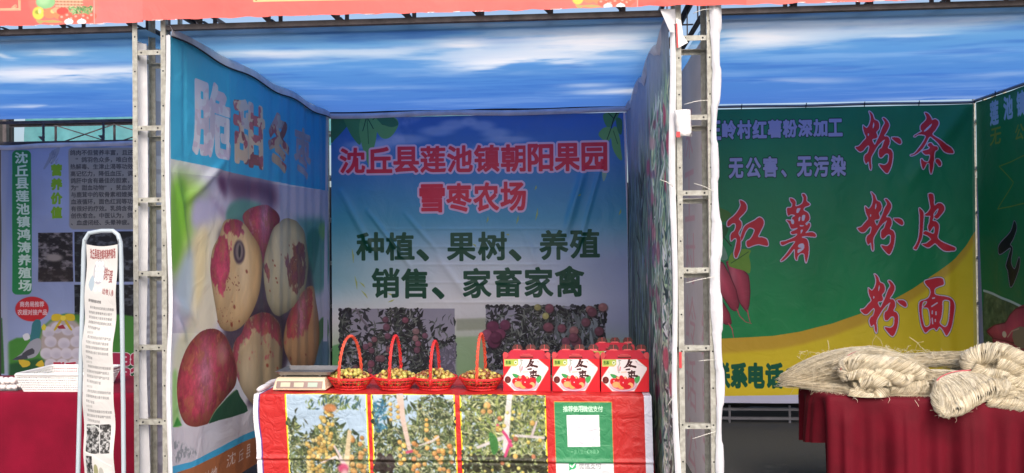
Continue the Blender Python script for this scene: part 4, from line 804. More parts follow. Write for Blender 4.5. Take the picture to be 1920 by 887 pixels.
# ---- fascia (red header boards)
YF = 4.22
af = Art(-3.75, 2.95, 2.90, 3.35, 420, 1, YF); af.a[:] = col('e66e68'); nf = vnoise(af.H, af.W, 3, 30, 141); af.a *= (.94+.12*nf[..., None])
def veg(ox, oy):
    def t(x, y): return (ox+x/4, oy+y/4)
    af.poly([t(240, -60), t(705, -60), t(705, 168), t(500, 185), t(300, 180), t(255, 120)], 'd88070', sm=2, al=.55, feather=3)
    af.ell(*t(345, 15), 18, 13, '8cc088'); af.ell(*t(330, 5), 10, 8, 'b4d8a8', al=.7, soft=.6); af.poly([t(415, -80), t(645, -80), t(600, 70), t(500, 95), t(430, 55)], 'cc9478', sm=1)
    for k in range(8): af.stroke([t(425+k*28, -40), t(440+k*24, 60)], 1.5, 'b07860')
    for k in range(4): af.stroke([t(420, -20+k*22), t(620, -18+k*22)], 1.2, 'e4bca0')
    af.leaves(*af.P([t(520, 50)])[0], *af.P([t(690, 110)])[0], 90, ['7ca468', '5c8c50', 'a0c088'], (8, 16), (1, 2), 7)
    af.ell(*t(290, 100), 11, 12, 'e0cc58'); af.ell(*t(285, 92), 5, 4, '98a040', soft=.5); af.ell(*t(300, 85), 3, 5, 'f4ec98', soft=.5); af.ell(*t(375, 100), 12, 9.5, 'e08860'); af.ell(*t(400, 85), 5, 4, 'd8c880'); af.ell(*t(440, 110), 9, 8, 'dc8c60'); af.ell(*t(425, 75), 8, 5, 'e0a880'); af.ell(*t(470, 85), 11, 7, 'c85048')
    for x, y in [(470, 135), (510, 120), (540, 145), (575, 130), (630, 125), (665, 140), (690, 120)]: af.ell(*t(x, y), 8, 6.5, 'd86858'); af.ell(*t(x-8, y-8), 2.5, 2, 'f0b0a0', soft=.6)
    af.poly([t(270, 150), t(330, 155), t(400, 150), t(470, 165), t(380, 172), t(330, 165), t(300, 180)], 'b4a468', sm=2)
    for x in (515, 610): af.ell(*t(x, 162), 8.5, 5.5, 'eee8ec'); af.poly([t(x-12, 150), t(x, 132), t(x+10, 152)], 'eee8ec')
af.poly([(-400, 60), (176, 44), (176, -300), (-400, -300)], 'd8605a', al=.55); af.poly([(176, 60), (268, 60), (268, -300), (176, -300)], 'ee7e7c', al=.6); af.poly([(1196, 30), (1400, 20), (1400, -300), (1196, -300)], 'dc5048', al=.55)
veg(0, 0); veg(1011, -28)
for x_ in (176, 1195): af.stroke([(x_, 60), (x_, -200)], 1.2, 'f0b0a8', al=.8)
af.stroke([(-60, 18.5), (37, 17)], 1.6, 'f0b890'); af.stroke([(-60, 20.5), (39, 19.4)], .8, 'f0b890'); af.stroke([(37, 18), (36, -40)], 1.6, 'f0b890'); af.stroke([(39.5, 19), (38.5, -40)], .8, 'f0b890')
for k in range(5): af.ell(30-k*1.5, 12+k*.8, 3-k*.3, 3-k*.3, 'f0b890', ringw=.3)
af.stroke([(478, 3.4), (1075, -9)], 2.2, 'f0c890'); af.stroke([(478, 3.4), (477, -30)], 2, 'f0c890'); af.ell(482, 1, 2, 1.6, '6c4c30')
IM_FASCIA = af.image('red_header_print')

# ---- reverse sides with faint show-through writing
def reverse_img(name, base, ink, us, chars, seed, x):
    a = Art(0, 3.0, 0.15, 2.98, 150, 0, x, us); a.a[:] = col(base); n = vnoise(a.H, a.W, 12, 12, seed); a.a *= (.93+.12*n[..., None]); g = np.random.default_rng(seed)
    for i, c in enumerate(chars):
        u = 20+(i % 2)*95+g.uniform(-6, 6); v = 60+(i//2)*62; a.ch(c, u, u+58, v, v+50, ink, bold=.0, al=.5, cpx=True, flipx=True)
    k = sstep(vnoise(a.H, a.W, 4, 5, seed+3), .55, .62)*sstep(np.linspace(0, 1, a.H), .62, .7)[:, None]*.35; a.a = a.a*(1-k[..., None])+col(ink)*k[..., None]
    return a.image(name)
IM_REV1 = reverse_img('reverse_white_print', 'eeeef2', 'a4a4ac', 1, '业企王荐推鸽信子诚地区址', 151, -2.49)
IM_REV2 = reverse_img('reverse_grey_print', 'd0c4c8', 'd08c9c', 1, '加深粉工薯村红岭电话无公害', 161, .82)

# ================================================================== MATERIALS
m_steel = mat('worn_white_steel', (.50, .50, .45), .5, .1, col2=(.33, .32, .28), scale=30, bump=.3, bscale=90)
m_beam = mat('dark_beam_steel', (.10, .085, .09), .6, .3, var=.25, scale=14, bump=.2)
m_bolt = mat('bolt_hole_black', (.01, .01, .012), .6)
m_hem = mat('off_white_banner_cloth', (.62, .60, .66), .6, bump=.3, bscale=20)
m_white_cloth = mat('bright_white_cloth', (.70, .70, .74), .55, bump=.5, bscale=25, var=.05)
m_gap_tie = mat('black_gap_and_tie', (.012, .012, .018), .7)  # black shared by the drawn gap lines and the dark cable ties
m_velvet = mat('dark_red_velvet', (.125, .002, .011), .7, var=.2, scale=5, bump=.2, bscale=160, sheen=.02, spec=.2)
m_velvet2 = mat('crimson_cloth', (.20, .003, .022), .8, var=.15, scale=4, bump=.12, bscale=160, sheen=.03, spec=.15)
m_tabletop = mat('table_board', (.35, .25, .16), .5); m_leg = mat('grey_leg_metal', (.3, .3, .32), .4, .6)
m_ground = mat('asphalt_ground', (.062, .061, .060), .9, col2=(.115, .11, .10), thr=.66, scale=2.2, bump=.8, bscale=60)
m_red_wick = mat('red_wicker', (.72, .03, .03), .45, var=.25, scale=60, bump=.4, bscale=200, spec=.6)
m_orange_wick = mat('orange_red_wicker', (.75, .09, .045), .4, var=.25, scale=50, bump=.4, bscale=200, spec=.6)
m_jj = [mat('yellow_green_jujube', (.60, .50, .13), .3, col2=(.42, .40, .09), scale=40, rnd=.18),
        mat('speckled_jujube', (.50, .36, .09), .3, col2=(.22, .07, .02), scale=38, thr=.55, rnd=.2),
        mat('brown_jujube', (.20, .06, .02), .35, col2=(.50, .30, .08), scale=35, thr=.62, rnd=.2)]
m_boxred = mat('red_card', (.52, .022, .035), .45, var=.06, spec=.5); m_boxdark = mat('dark_red_card', (.075, .010, .008), .5); m_boxpink = mat('pink_red_card', (.62, .07, .08), .45)
m_cream = mat('cream_plastic', (.72, .62, .45), .4, var=.05); m_panel = mat('brown_scale_panel', (.28, .20, .18), .35); m_lcd = mat('lcd_pale', (.55, .56, .42), .2); m_lcd2 = mat('lcd_green', (.40, .50, .42), .2)
m_tray = mat('brushed_tray_steel', (.25, .25, .26), .35, .7, bump=.1); m_dark = mat('dark_plastic', (.03, .03, .035), .4)
m_egg = mat('egg_shell', (.80, .74, .72), .45, var=.04, scale=20); m_wplastic = mat('white_plastic', (.82, .81, .80), .35, var=.03)
m_clear = mat('clear_plastic', (.85, .87, .9), .08, var=.02, trans=.9)
m_tube = mat('white_enamel_tube', (.46, .54, .60), .3, var=.05, spec=.6)
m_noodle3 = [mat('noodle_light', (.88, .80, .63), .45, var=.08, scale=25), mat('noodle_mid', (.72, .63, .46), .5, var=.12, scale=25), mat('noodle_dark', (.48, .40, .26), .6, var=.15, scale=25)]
m_noodle = [mat('pale_noodle', (.86, .78, .60), .5, var=.10, scale=25), mat('shaded_noodle', (.70, .61, .45), .55, var=.15, scale=25)]
m_pink = mat('pink_string', (.62, .12, .14), .6); m_tie = mat('white_tie', (.68, .66, .60), .4); m_paper = mat('white_paper', (.82, .80, .80), .6, bump=.6, bscale=30, var=.03)
m_redpaper = mat('red_paper', (.62, .05, .06), .5); m_teal = mat('teal_awning', (.09, .30, .34), .6); m_dark_sheet = mat('dark_grey_sheet', (.035, .036, .04), .8)
m_rail = mat('pale_rail_paint', (.22, .22, .26), .4, .3); m_fasciaback = mat('header_backing', (.5, .5, .52), .6)

P_back = print_mat('middle_back_cloth', IM_BACK, .42, .05, .35, 4.0)
P_left = print_mat('jujube_cloth', IM_LEFT, .45, .05, .35, 4.0)
P_right = print_mat('field_cloth', IM_RIGHT, .5, .05, .5, 5.0)
P_lback = print_mat('pigeon_farm_cloth', IM_LBACK, .5, .05, .3, 4.0)
P_rback = print_mat('sweet_potato_cloth', IM_RBACK, .5, .05, .25, 5.0)
P_rside = print_mat('sweet_potato_side_cloth', IM_RSIDE, .5, .05, .25, 5.0)
P_ceil = print_mat('sky_canvas', IM_CEIL, .7, .86, .25, 6.0)
P_cloth = print_mat('orchard_tablecloth', IM_CLOTH, .4, 0, .5, 12.0)
P_box = print_mat('gift_box_card', IM_BOX, .4, 0, .02, 4.0)
P_poster = print_mat('poster_paper', IM_POSTER, .45, .1, .25, 9.0)
P_fascia = print_mat('red_header_vinyl', IM_FASCIA, .35, 0, .2, 4.0)
P_rev1 = print_mat('reverse_white_cloth', IM_REV1, .6, .5, .3, 5.0); P_rev2 = print_mat('reverse_grey_cloth', IM_REV2, .6, .62, .3, 5.0)

# ================================================================== SETTING
g = np.random.default_rng(3)
gr = MB(); n_ = 40
gr.grid(np.stack(np.meshgrid(np.linspace(-300, 300, n_), np.linspace(-300, 300, n_), indexing='ij')+[np.zeros((n_, n_))], -1))
tag(gr.build('ground', m_ground), kind='structure')
m_bounce_paving = mat('pale_bounce_paving', (.30, .29, .27), .85, var=.12, scale=1.2, bump=.3, bscale=40)
gr = MB(); gr.grid(np.stack(np.meshgrid(np.linspace(-40, 40, 30), np.linspace(-40, 4.0, 20), indexing='ij')+[np.full((30, 20), .004)], -1)); tag(gr.build('bounce_pavement', m_bounce_paving), kind='structure')  # invented pale ground, unseen, added to bounce daylight up into the stalls

# ------------------------------------------------------------------ trusses
T1 = (-2.475, -2.278); T2 = (.608, .804); T3 = (3.80, 4.00); T0 = (-5.86, -5.66)
YA, YB = 4.27, 4.47; YC_, YD = 7.31, 7.51; ZB, ZT = 2.935, 3.17
ZR = [float(onY(282, y, YA)[2]) for y in (-38, 98, 240, 375, 513, 652, 792, 930)]
def angle_leg(mb, x, y, sx, sy, z0, z1, w=.029, t=.004):
    mb.box((min(x, x+sx*w), min(y, y+sy*t), z0), (max(x, x+sx*w), max(y, y+sy*t), z1))
    mb.box((min(x, x+sx*t), min(y+sy*t, y+sy*w), z0), (max(x, x+sx*t), max(y+sy*t, y+sy*w), z1))
def post(xr, yr, label, zr=ZR, z1=3.45):
    t = thing('truss_post', ((xr[0]+xr[1])/2, (yr[0]+yr[1])/2, 0), label, 'truss post')
    for x, sx in ((xr[0], 1), (xr[1], -1)):
        for y, sy in ((yr[0], 1), (yr[1], -1)):
            mb = MB(); angle_leg(mb, x, y, sx, sy, 0, z1)
            if sy == 1:
                for z in np.arange(.1, z1, .2): mb.cyl((x+sx*.015, y-.0006, z), (x+sx*.015, y+.001, z), .0050, 8, 1)
            mb.build('leg', [m_steel, m_bolt], t)
    for k, z in enumerate(zr):
        for y, d in ((yr[0], 1), (yr[1], -1)):
            mb = MB(); y0 = y+d*.0045; y1 = y+d*.0085; zz = z if d == 1 else z-.035
            mb.box((xr[0]+.010, min(y0, y1), zz-.014), (xr[1]-.010, max(y0, y1), zz+.014)); mb.box((xr[0]+.010, min(y1, y1+d*.024), zz+.010), (xr[1]-.010, max(y1, y1+d*.024), zz+.014))
            if d == 1:
                for x in (xr[0]+.050, xr[1]-.050): mb.cyl((x, y0-.0008, zz), (x, y0+.001, zz), .0056, 8, 1)
            mb.build('rung', [m_steel, m_bolt], t)
        for x, d in ((xr[0], 1), (xr[1], -1)):
            mb = MB(); x0 = x+d*.0045; x1 = x+d*.0085; zz = z-.018
            mb.box((min(x0, x1), yr[0]+.034, zz-.013), (max(x0, x1), yr[1]-.034, zz+.013)); mb.build('side_rung', [m_steel], t)
    return t
post(T1, (YA, YB), 'pale steel lattice post left of the jujube banner, ladder-like with bolt holes')
post(T2, (YA, YB), 'pale steel lattice post between the middle and green stalls, wrapped with white banner edges')
post(T1, (YC_, YD), 'rear steel lattice post in the corner behind the pigeon farm banner', z1=3.2)
post(T2, (YC_, YD), 'rear steel lattice post behind the green sweet potato banner', z1=3.2)
post(T3, (YC_, YD), 'rear steel lattice post at the right corner of the green stall', z1=3.2)
post(T3, (YA, YB), 'front steel lattice post on the far side of the green stall', z1=3.4)
def beam(a0, a1, b0, b1, z0, z1, axis, label, step=.4, first=.2, gus=True, cross=False, lift=0.0):
    """lattice beam along X (axis 0) or Y (axis 1)"""
    def p(a, b, z): return (a, b, z) if axis == 0 else (b, a, z)
    def bx(mb, a, b):
        a, b = np.minimum(a, b), np.maximum(a, b); mb.box(a, b)
    t = thing('lattice_beam', p((a0+a1)/2, (b0+b1)/2, z0), label, 'beam')
    for b, s in ((b0, 1), (b1, -1)):
        for z, sz in ((z0+(lift if s == -1 else 0), 1), (z1, -1)):
            mb = MB(); bx(mb, np.array(p(a0, b, z)), np.array(p(a1, b+s*.004, z+sz*.030))); bx(mb, np.array(p(a0, b+s*.004, z)), np.array(p(a1, b+s*.034, z+sz*.004))); mb.build('chord', m_beam, t)
        for a in np.arange(a0+first, a1, step):
            mb = MB(); bx(mb, np.array(p(a-.012, b+s*.005, z0+.004+(lift if s == -1 else 0))), np.array(p(a+.012, b+s*.010, z1-.004)))
            if gus and s == 1:
                w = .05; P0 = [p(a-.012, b+s*.0125, z0+.030), p(a-.012-w, b+s*.0125, z0+.030+w), p(a-.012, b+s*.0125, z0+.030+w)]; P1 = [p(a-.012, b+s*.016, z0+.030), p(a-.012-w, b+s*.016, z0+.030+w), p(a-.012, b+s*.016, z0+.030+w)]
                mb.add(P0+P1, [(0, 1, 2), (5, 4, 3), (0, 3, 4, 1), (1, 4, 5, 2), (2, 5, 3, 0)])
            mb.build('web', m_beam, t)
    for a in np.arange(a0+first, a1, step):
        mb = MB(); bx(mb, np.array(p(a-.011, b0+.035, z0+.006+lift)), np.array(p(a+.011, b1-.035, z0+.010+lift))); mb.build('cross_bar', m_beam, t)
    if cross:
        k = 0
        for a in np.arange(a0+first, a1-step, step):
            mb = MB(); mb.bar(p(a, b1-.012, z0+.02), p(a+step, b1-.012, z1-.02), .010, .010); mb.build('brace', m_beam, t)
            mb = MB(); mb.bar(p(a, b1-.026, z1-.02), p(a+step, b1-.026, z0+.02), .010, .010); mb.build('brace', m_beam, t)
    return t
beam(T0[1], T1[0]-.004, YA, YB, ZB, ZT, 0, 'dark front roof beam above the pigeon egg stall', first=.37, lift=.045)
beam(T1[1]+.004, T2[0]-.004, YA, YB, ZB, ZT, 0, 'dark front roof beam above the middle jujube stall', first=.20, lift=.045)
beam(T2[1]+.004, T3[0]-.004, YA, YB, ZB, ZT, 0, 'dark front roof beam above the green sweet potato stall', first=.44, lift=.045)
beam(YB+.004, YC_-.004, T1[0], T1[1], 2.985, 3.2, 1, 'dark side roof beam running back over the jujube banner')
beam(YB+.004, YC_-.004, T2[0], T2[1], 2.985, 3.2, 1, 'dark side roof beam running back over the oblique field banner')
beam(YB+.004, YC_-.004, T0[0], T0[1], 2.985, 3.2, 1, 'dark side roof beam at the far left edge')
beam(T0[1], T1[0]-.004, YC_, YD, 2.715, 2.95, 0, 'dark rear beam showing in the gap above the pigeon farm banner', step=.62, first=.5, cross=True)
# row of stalls behind: awning edge, plus a sheet added to darken the low gap
t = thing('rear_awning', (-4.2, 9.6, 2.6), 'teal awning of the stall row behind, seen through the gap above the grey-blue banner', 'awning')
mb = MB(); U, Z = np.meshgrid(np.linspace(-7.02, -1.2, 60), np.linspace(2.95, 3.40, 8), indexing='ij'); P = np.stack([U, 9.6+.02*np.sin(U*9)+.015*np.sin(U*23+Z*9), Z], -1); mb.grid(P); mb.build('valance', m_teal, t)
mb = MB(); P = np.stack([U, 9.63+(Z-2.95)*4, 3.41+(Z-2.95)*.6], -1); mb.grid(P); mb.build('roof_cloth', m_hem, t)
for x in (-6.9, -4.2, -1.5): mb = MB(); mb.box((x, 9.64, 0), (x+.05, 9.69, 3.40)); mb.build('pole', m_beam, t)
t = thing('rear_shade_sheet', (2.2, 7.9, 0), 'dark tarpaulin hanging behind the gap under the green banner', 'tarpaulin')  # added occluder, stands in for the darkness below the banner
mb = MB(); U, Z = np.meshgrid(np.linspace(-6.5, 5.2, 120), np.linspace(.02, 2.3, 12), indexing='ij'); mb.grid(np.stack([U, 7.95+.03*np.sin(U*7)+.02*np.sin(U*17+1), Z], -1)); mb.build('sheet', m_dark_sheet, t)
t = thing('rear_partition', (-8.6, 9.4, 0), 'dark partition and posts of the stall row behind at the far left gap', 'partition')
mb = MB(); mb.box((-10.5, 9.40, .02), (-7.05, 9.44, 3.7)); mb.build('sheet', m_dark_sheet, t)
for x in (-7.6, -7.35, -7.1, -8.1): mb = MB(); mb.box((x, 9.3, 0), (x+.05, 9.35, 3.7)); mb.build('post', m_beam, t)
# low rails under the green banner
t = thing('ground_rail', (2.2, 7.36, 0), 'pale low double rail on the ground under the green sweet potato banner', 'rail')
for z in (.03, .115): mb = MB(); mb.box((T2[1]+.01, 7.36, z), (T3[0]-.01, 7.39, z+.022)); mb.build('bar', m_rail, t)
for x in (1.05, 1.50, 2.05, 2.6, 3.2): mb = MB(); mb.box((x, 7.365, 0.0), (x+.02, 7.385, .16)); mb.build('upright', m_rail, t)

# ------------------------------------------------------------------ hanging cloths
def fb(U, Z, seed, s=1.0):
    g = np.random.default_rng(seed); o = np.zeros(U.shape)
    for k in range(7):
        a, b, c = g.uniform(1, 4)*s, g.uniform(-2, 2)*s, g.uniform(0, 6); o += np.sin(a*U*(1+k*.5)+b*Z*(1+k*.4)+c)/(1+k)
    return o/2.6
def ridge(U, Z, p, q, w, amp):
    dx, dz = q[0]-p[0], q[1]-p[1]; L2 = dx*dx+dz*dz; t = np.clip(((U-p[0])*dx+(Z-p[1])*dz)/L2, 0, 1)
    d = np.hypot(U-p[0]-t*dx, Z-p[1]-t*dz); return amp*np.exp(-(d/w)**2)*np.sin(math.pi*np.clip(t, .04, .96))**.5
def hang(name, art, m, parent, u0, u1, z0, z1, disp, nu=150, nz=150, off=0.0, top=None):
    U, Z = np.meshgrid(np.linspace(u0, u1, nu), np.linspace(z0, z1, nz), indexing='ij')
    if top is not None: Z = z0+(Z-z0)/(z1-z0)*(top(U)-z0)
    D = disp(U, Z)+off
    if art.ax == 1: P = np.stack([U, art.val-D, Z], -1)
    elif art.us == 1: P = np.stack([art.val+D, U, Z], -1)
    else: P = np.stack([art.val-D, -U, Z], -1)
    mb = MB(); mb.grid(P, flip=True); return mb.build(name, m, parent, art.uv(U, Z))
def band(mb, path, w, thick=.006, axis='z', mi=0):
    """flat strip of cloth following a path, w wide, standing across axis"""
    path = np.asarray(path, float); up = np.array([0, 0, 1.]) if axis == 'z' else np.array([1., 0, 0])
    ww = np.broadcast_to(np.asarray(w, float), (len(path),))[:, None]
    n = 5; rows = []
    for k in range(n):
        s_ = k/(n-1)-.5; rows.append(path+up*s_*ww+np.array([0, -1, 0])*thick*math.cos(s_*math.pi))
    mb.grid(np.stack(rows, 1)); return mb

# middle back banner
zb = lambda x, y: (onY(x, y, BACK)[0], onY(x, y, BACK)[2])
t = thing('stall_banner', (-.85, BACK, .2), 'blue-to-lilac orchard farm banner with large red and dark green characters at the back', 'banner')
RG = [(zb(690, 395), zb(770, 500), .02, .022), (zb(640, 360), zb(700, 470), .03, .02), (zb(760, 400), zb(820, 470), .02, .014), (zb(1095, 320), zb(1060, 440), .035, .03), (zb(1130, 300), zb(1080, 480), .02, .016), (zb(980, 430), zb(1010, 500), .03, .01), (zb(820, 480), zb(880, 560), .03, .012)]+[(zb(690+i*20, y), zb(1100-i*10, y), .008, .0055) for i, y in enumerate((429, 463, 496, 530, 567))]
fd = lambda U, Z: .012+.012*fb(U, Z, 1)+.006*fb(U, Z, 2, 3)+sum(ridge(U, Z, *r) for r in RG)*(1 if True else 0)
hang('printed_cloth', ab, P_back, t, XL+.022, XR-.012, .2, 2.905, fd, 240, 260, 0)
pth = [(x, BACK-.03+.004*math.sin(x*9), 2.925+.006*math.sin(x*4)) for x in np.linspace(XL+.01, XR-.01, 60)]
mb = MB(); band(mb, pth, .05, .012); mb.build('top_hem', m_hem, t)
mb = MB(); mb.tube([(x, BACK+.0, 2.957+.003*math.sin(x*7)) for x in np.linspace(XL+.01, XR-.01, 30)], .009, 6); mb.build('dark_gap_line', m_gap_tie, t)  # black tube stands in for the dark line between hem and ceiling
# jujube banner
t = thing('stall_banner', (XL, 5.8, .12), 'side banner with giant red and cream jujubes under a sky-blue heading', 'banner')
xl = lambda x, y: tuple(onX(x, y, XL)[1:])
RG2 = [(xl(345, 380), xl(420, 300), .03, .02), (xl(330, 330), xl(350, 470), .03, .014), (xl(320, 560), xl(360, 600), .04, .02), (xl(325, 590), xl(345, 640), .03, .02), (xl(425, 60+60), xl(425, 330), .02, .008), (xl(345, 70), xl(345, 300), .02, -.008)]
fl = lambda U, Z: .006+.012*fb(U*1.6, Z*.5, 3)+.005*np.sin(U*14+1.3*np.sin(Z*2))*sstep(U, 4.6, 5.6)+.004*np.sin(U*31)*sstep(U, 5, 6)+sum(ridge(U, Z, *r) for r in RG2)
topl = lambda U: 2.908+.012*np.sin((U-4.27)*7)
hang('printed_cloth', al, P_left, t, 4.255, BACK-.03, .12, 2.89, fl, 220, 180, 0, topl)
Ys = np.linspace(4.262, BACK-.03, 70); hz = 2.925+.012*np.sin((Ys-4.27)*7)
mb = MB(); V = np.array([[(XL-.012, y, z+.032), (XL+.012, y, z+.034), (XL+.024, y, z+.010), (XL+.020, y, z-.026)] for y, z in zip(Ys, hz)]); mb.grid(V); mb.build('top_hem', m_hem, t)
mb = MB(); mb.tube([(XL+.026, y, z-.031) for y, z in zip(Ys, hz)], .0055, 6); mb.build('dark_gap_line', m_gap_tie, t)  # shade of the gap under the hem, drawn as a black tube
zs = np.linspace(.12, 2.9, 60); xw = XL+.004+.006*np.sin(zs*5)+.01*np.exp(-((zs-1.3)/.25)**2)
mb = MB(); mb.grid(np.array([[(x-.02, 4.262, z), (x, 4.250, z), (x+.008, 4.257, z)] for x, z in zip(xw, zs)])); mb.build('edge_hem', m_white_cloth, t)
# oblique field banner on the right
t = thing('stall_banner', (XR, 5.8, .15), 'obliquely seen side banner of green fields and pink flowers, its top sagging', 'banner')
fr = lambda U, Z: .010+.022*fb(U*1.6, Z*.7, 5)+.012*np.sin(U*9+2*np.sin(Z*1.5))*sstep(Z, 1.2, 2.6)+.004*np.sin(U*29)
topr = lambda U: 2.88+.075*np.abs(np.cos((U+4.3)*math.pi/.95))**.7
hang('printed_cloth', ar, P_right, t, -(BACK-.03), -4.285, .15, 2.9, fr, 220, 160, 0, topr)
Ys = np.linspace(4.285, BACK-.03, 80)
tz = topr(-Ys)
mb = MB(); mb.grid(np.array([[(XR-.004, y, z-.05), (XR-.028, y, z-.005), (XR-.018, y, z+.014)] for y, z in zip(Ys, tz)]), flip=True); mb.build('top_hem', m_hem, t)
zs = np.linspace(.12, 2.9, 90); w1 = .5+.5*np.sin(zs*3.1+1); 
xe = XR+.006*np.sin(zs*5+.5)+.008*sstep(1-zs, .0, .6)
mb = MB(); mb.grid(np.array([[(x-.012-.004*w, 4.272, z), (x+.000, 4.258, z), (x+.012+.006*w, 4.264, z)] for x, z, w in zip(xe, zs, w1)])); mb.build('edge_hem', m_white_cloth, t)
cz = np.linspace(0, 1, 14)
mb = MB(); mb.grid(np.array([[tuple(np.array(onY(1238+18*c**1.5+2*s_, 17+44*c, 4.24))*(1)+np.array([0, -.03*math.sin(c*3)*(1-s_/6), 0]))  for s_ in ((0, 5, 10, 14) if c < .6 else (0, 3, 7*(1.6-c), 10*(1.4-c)+.5))] for c in cz])); mb.build('peeled_corner', m_white_cloth, t)
# left stall
t = thing('stall_banner', (-4.0, BACK, .2), 'grey-blue pigeon farm banner with green title strip and small black text', 'banner')
ftop = lambda U: 2.715-.03*np.exp(-((U+5.5)/.3)**2)+.008*np.sin(U*3)
hang('printed_cloth', aL, P_lback, t, -5.56, -2.42, .2, 2.71, lambda U, Z: .012+.014*fb(U, Z, 7)+.006*fb(U, Z, 8, 3), 150, 120, .0, ftop)
mb = MB(); Xs = np.linspace(-5.56, -2.42, 50); band(mb, [(x, BACK-.022, float(ftop(x))-.012) for x in Xs], .045, .010); mb.build('top_hem', m_hem, t)
t = thing('stall_banner', (-2.49, 5.9, .15), 'reverse of a white banner seen through the left steel post, faint writing showing through', 'banner')
def rev(parent, x, img, y0, y1, seed, bulge=0.0):
    Y, Z = np.meshgrid(np.linspace(y0, y1, 80), np.linspace(.15, 2.9, 90), indexing='ij'); D = .008*fb(Y*1.5, Z, seed)+(bulge*sstep(Y, 4.47, 4.80)*(1-.6*sstep(Y, 5.2, 6.5)))
    mb = MB(); mb.grid(np.stack([x+D, Y, Z], -1), flip=True); uv = np.stack([(Y-4.27)/3.0, (Z-.15)/2.83], -1).reshape(-1, 2); return mb.build('reverse_sheet', img, parent, uv)
rev(t, -2.492, P_rev1, 4.30, 7.2, 11, .17)
mb = MB(); zs = np.linspace(.15, 2.88, 50); mb.grid(np.array([[(-2.494, 4.33, z), (-2.470, 4.325+.004*math.sin(z*7), z), (-2.432+.008*math.sin(z*3.1+1), 4.345+.006*math.sin(z*5), z)] for z in zs])); mb.build('edge_hem', m_white_cloth, t)
t = thing('stall_banner', (-5.6, 5.8, .15), 'plain grey-blue side banner at the far left edge of the picture', 'banner')
rev(t, -5.60, m_hem, 4.3, 7.24, 12)
# right stall
t = thing('stall_banner', (2.2, BACK, .2), 'green and yellow sweet potato banner with big red brush characters', 'banner')
fR = lambda U, Z: .012+.010*fb(U*1.5, Z*.5, 9)+.004*fb(U, Z, 10, 4)+.012*np.sin(U*7)*sstep(U, 2.6, 3.6)+ridge(U, Z, (3.62, 2.9), (3.1, 2.2), .07, .03)+ridge(U, Z, (3.45, .3), (3.45, 1.6), .05, .02)
hang('printed_cloth', aR, P_rback, t, .84, 3.685, .205, 2.915, fR, 240, 200, 0)
mb = MB(); mb.tube([(x, BACK-.01, 2.935+.003*math.sin(x*5)) for x in np.linspace(.84, 3.70, 40)], .013, 8); mb.build('top_rail', m_rail, t)
for x in (1.62, 2.2, 2.72, 3.2): mb = MB(); mb.tube([(x, BACK-.028, 2.905), (x+.006, BACK-.03, 2.955)], .004, 6); mb.build('cable_tie', m_gap_tie, t)
t = thing('stall_banner', (XR2, 5.8, .2), 'dark green side banner with a black brush character at the right edge', 'banner')
hang('printed_cloth', aS, P_rside, t, -(BACK-.01), -4.285, .2, 2.93, lambda U, Z: .008+.012*fb(U*1.5, Z*.6, 14)+.004*np.sin(U*17), 120, 90)
mb = MB(); mb.tube([(XR2-.02, y, 2.945) for y in np.linspace(4.3, BACK-.01, 20)], .014, 8); mb.build('top_rail', m_rail, t)
for y in (5.6, 6.3, 6.9): mb = MB(); mb.tube([(XR2-.036, y, 2.91), (XR2-.036, y, 2.965)], .004, 6); mb.build('cable_tie', m_gap_tie, t)
t = thing('stall_banner', (.82, 5.8, .15), 'grey reverse of a banner behind the right steel post, with bright white front edge', 'banner')
rev(t, .822, P_rev2, 4.30, 7.2, 13)
zs = np.linspace(.1, 2.99, 130); mb = MB()
kx = .815+.006*np.sin(zs*2.6)+.005*np.sin(zs*7.3+1)+.003*np.sign(np.sin(zs*15.5)); kw = .024+.006*np.sin(zs*4+2)+.004*np.sin(zs*15.5)
mb.grid(np.array([[(x-w, 4.262, z), (x-w*.3, 4.244+.004*math.sin(z*23), z), (x+w*.5, 4.250, z), (x+w, 4.268, z)] for x, w, z in zip(kx, kw, zs)])); mb.build('edge_hem', m_white_cloth, t)

# ------------------------------------------------------------------ ceiling canvases
def ceiling(x0, x1, label):
    X, Y = np.meshgrid(np.linspace(x0, x1, 90), np.linspace(4.282, BACK+.03, 90), indexing='ij')
    fx = np.sin(math.pi*(X-x0)/(x1-x0)); fy = np.sin(math.pi*(Y-4.305)/(BACK+.03-4.305))
    Z = 2.944+.024*np.clip((Y-4.28)/1.2, 0, 1)-.008*fx*fy+.0035*fb(X, Y, 21, 2)*fy+.003*np.cos(Y*9)*fy
    mb = MB(); mb.grid(np.stack([X, Y, Z], -1)); o = mb.build('ceiling_canvas', P_ceil, None, ac.uv(X, Y)); tag(o, label, 'canvas roof'); return o
ceiling(-5.64, -2.40, 'sky-printed canvas ceiling over the pigeon egg stall at left')
ceiling(-2.28, .603, 'sky-printed canvas ceiling with long white clouds over the middle stall')
ceiling(.806, 3.78, 'sky-printed canvas ceiling over the green sweet potato stall at right')

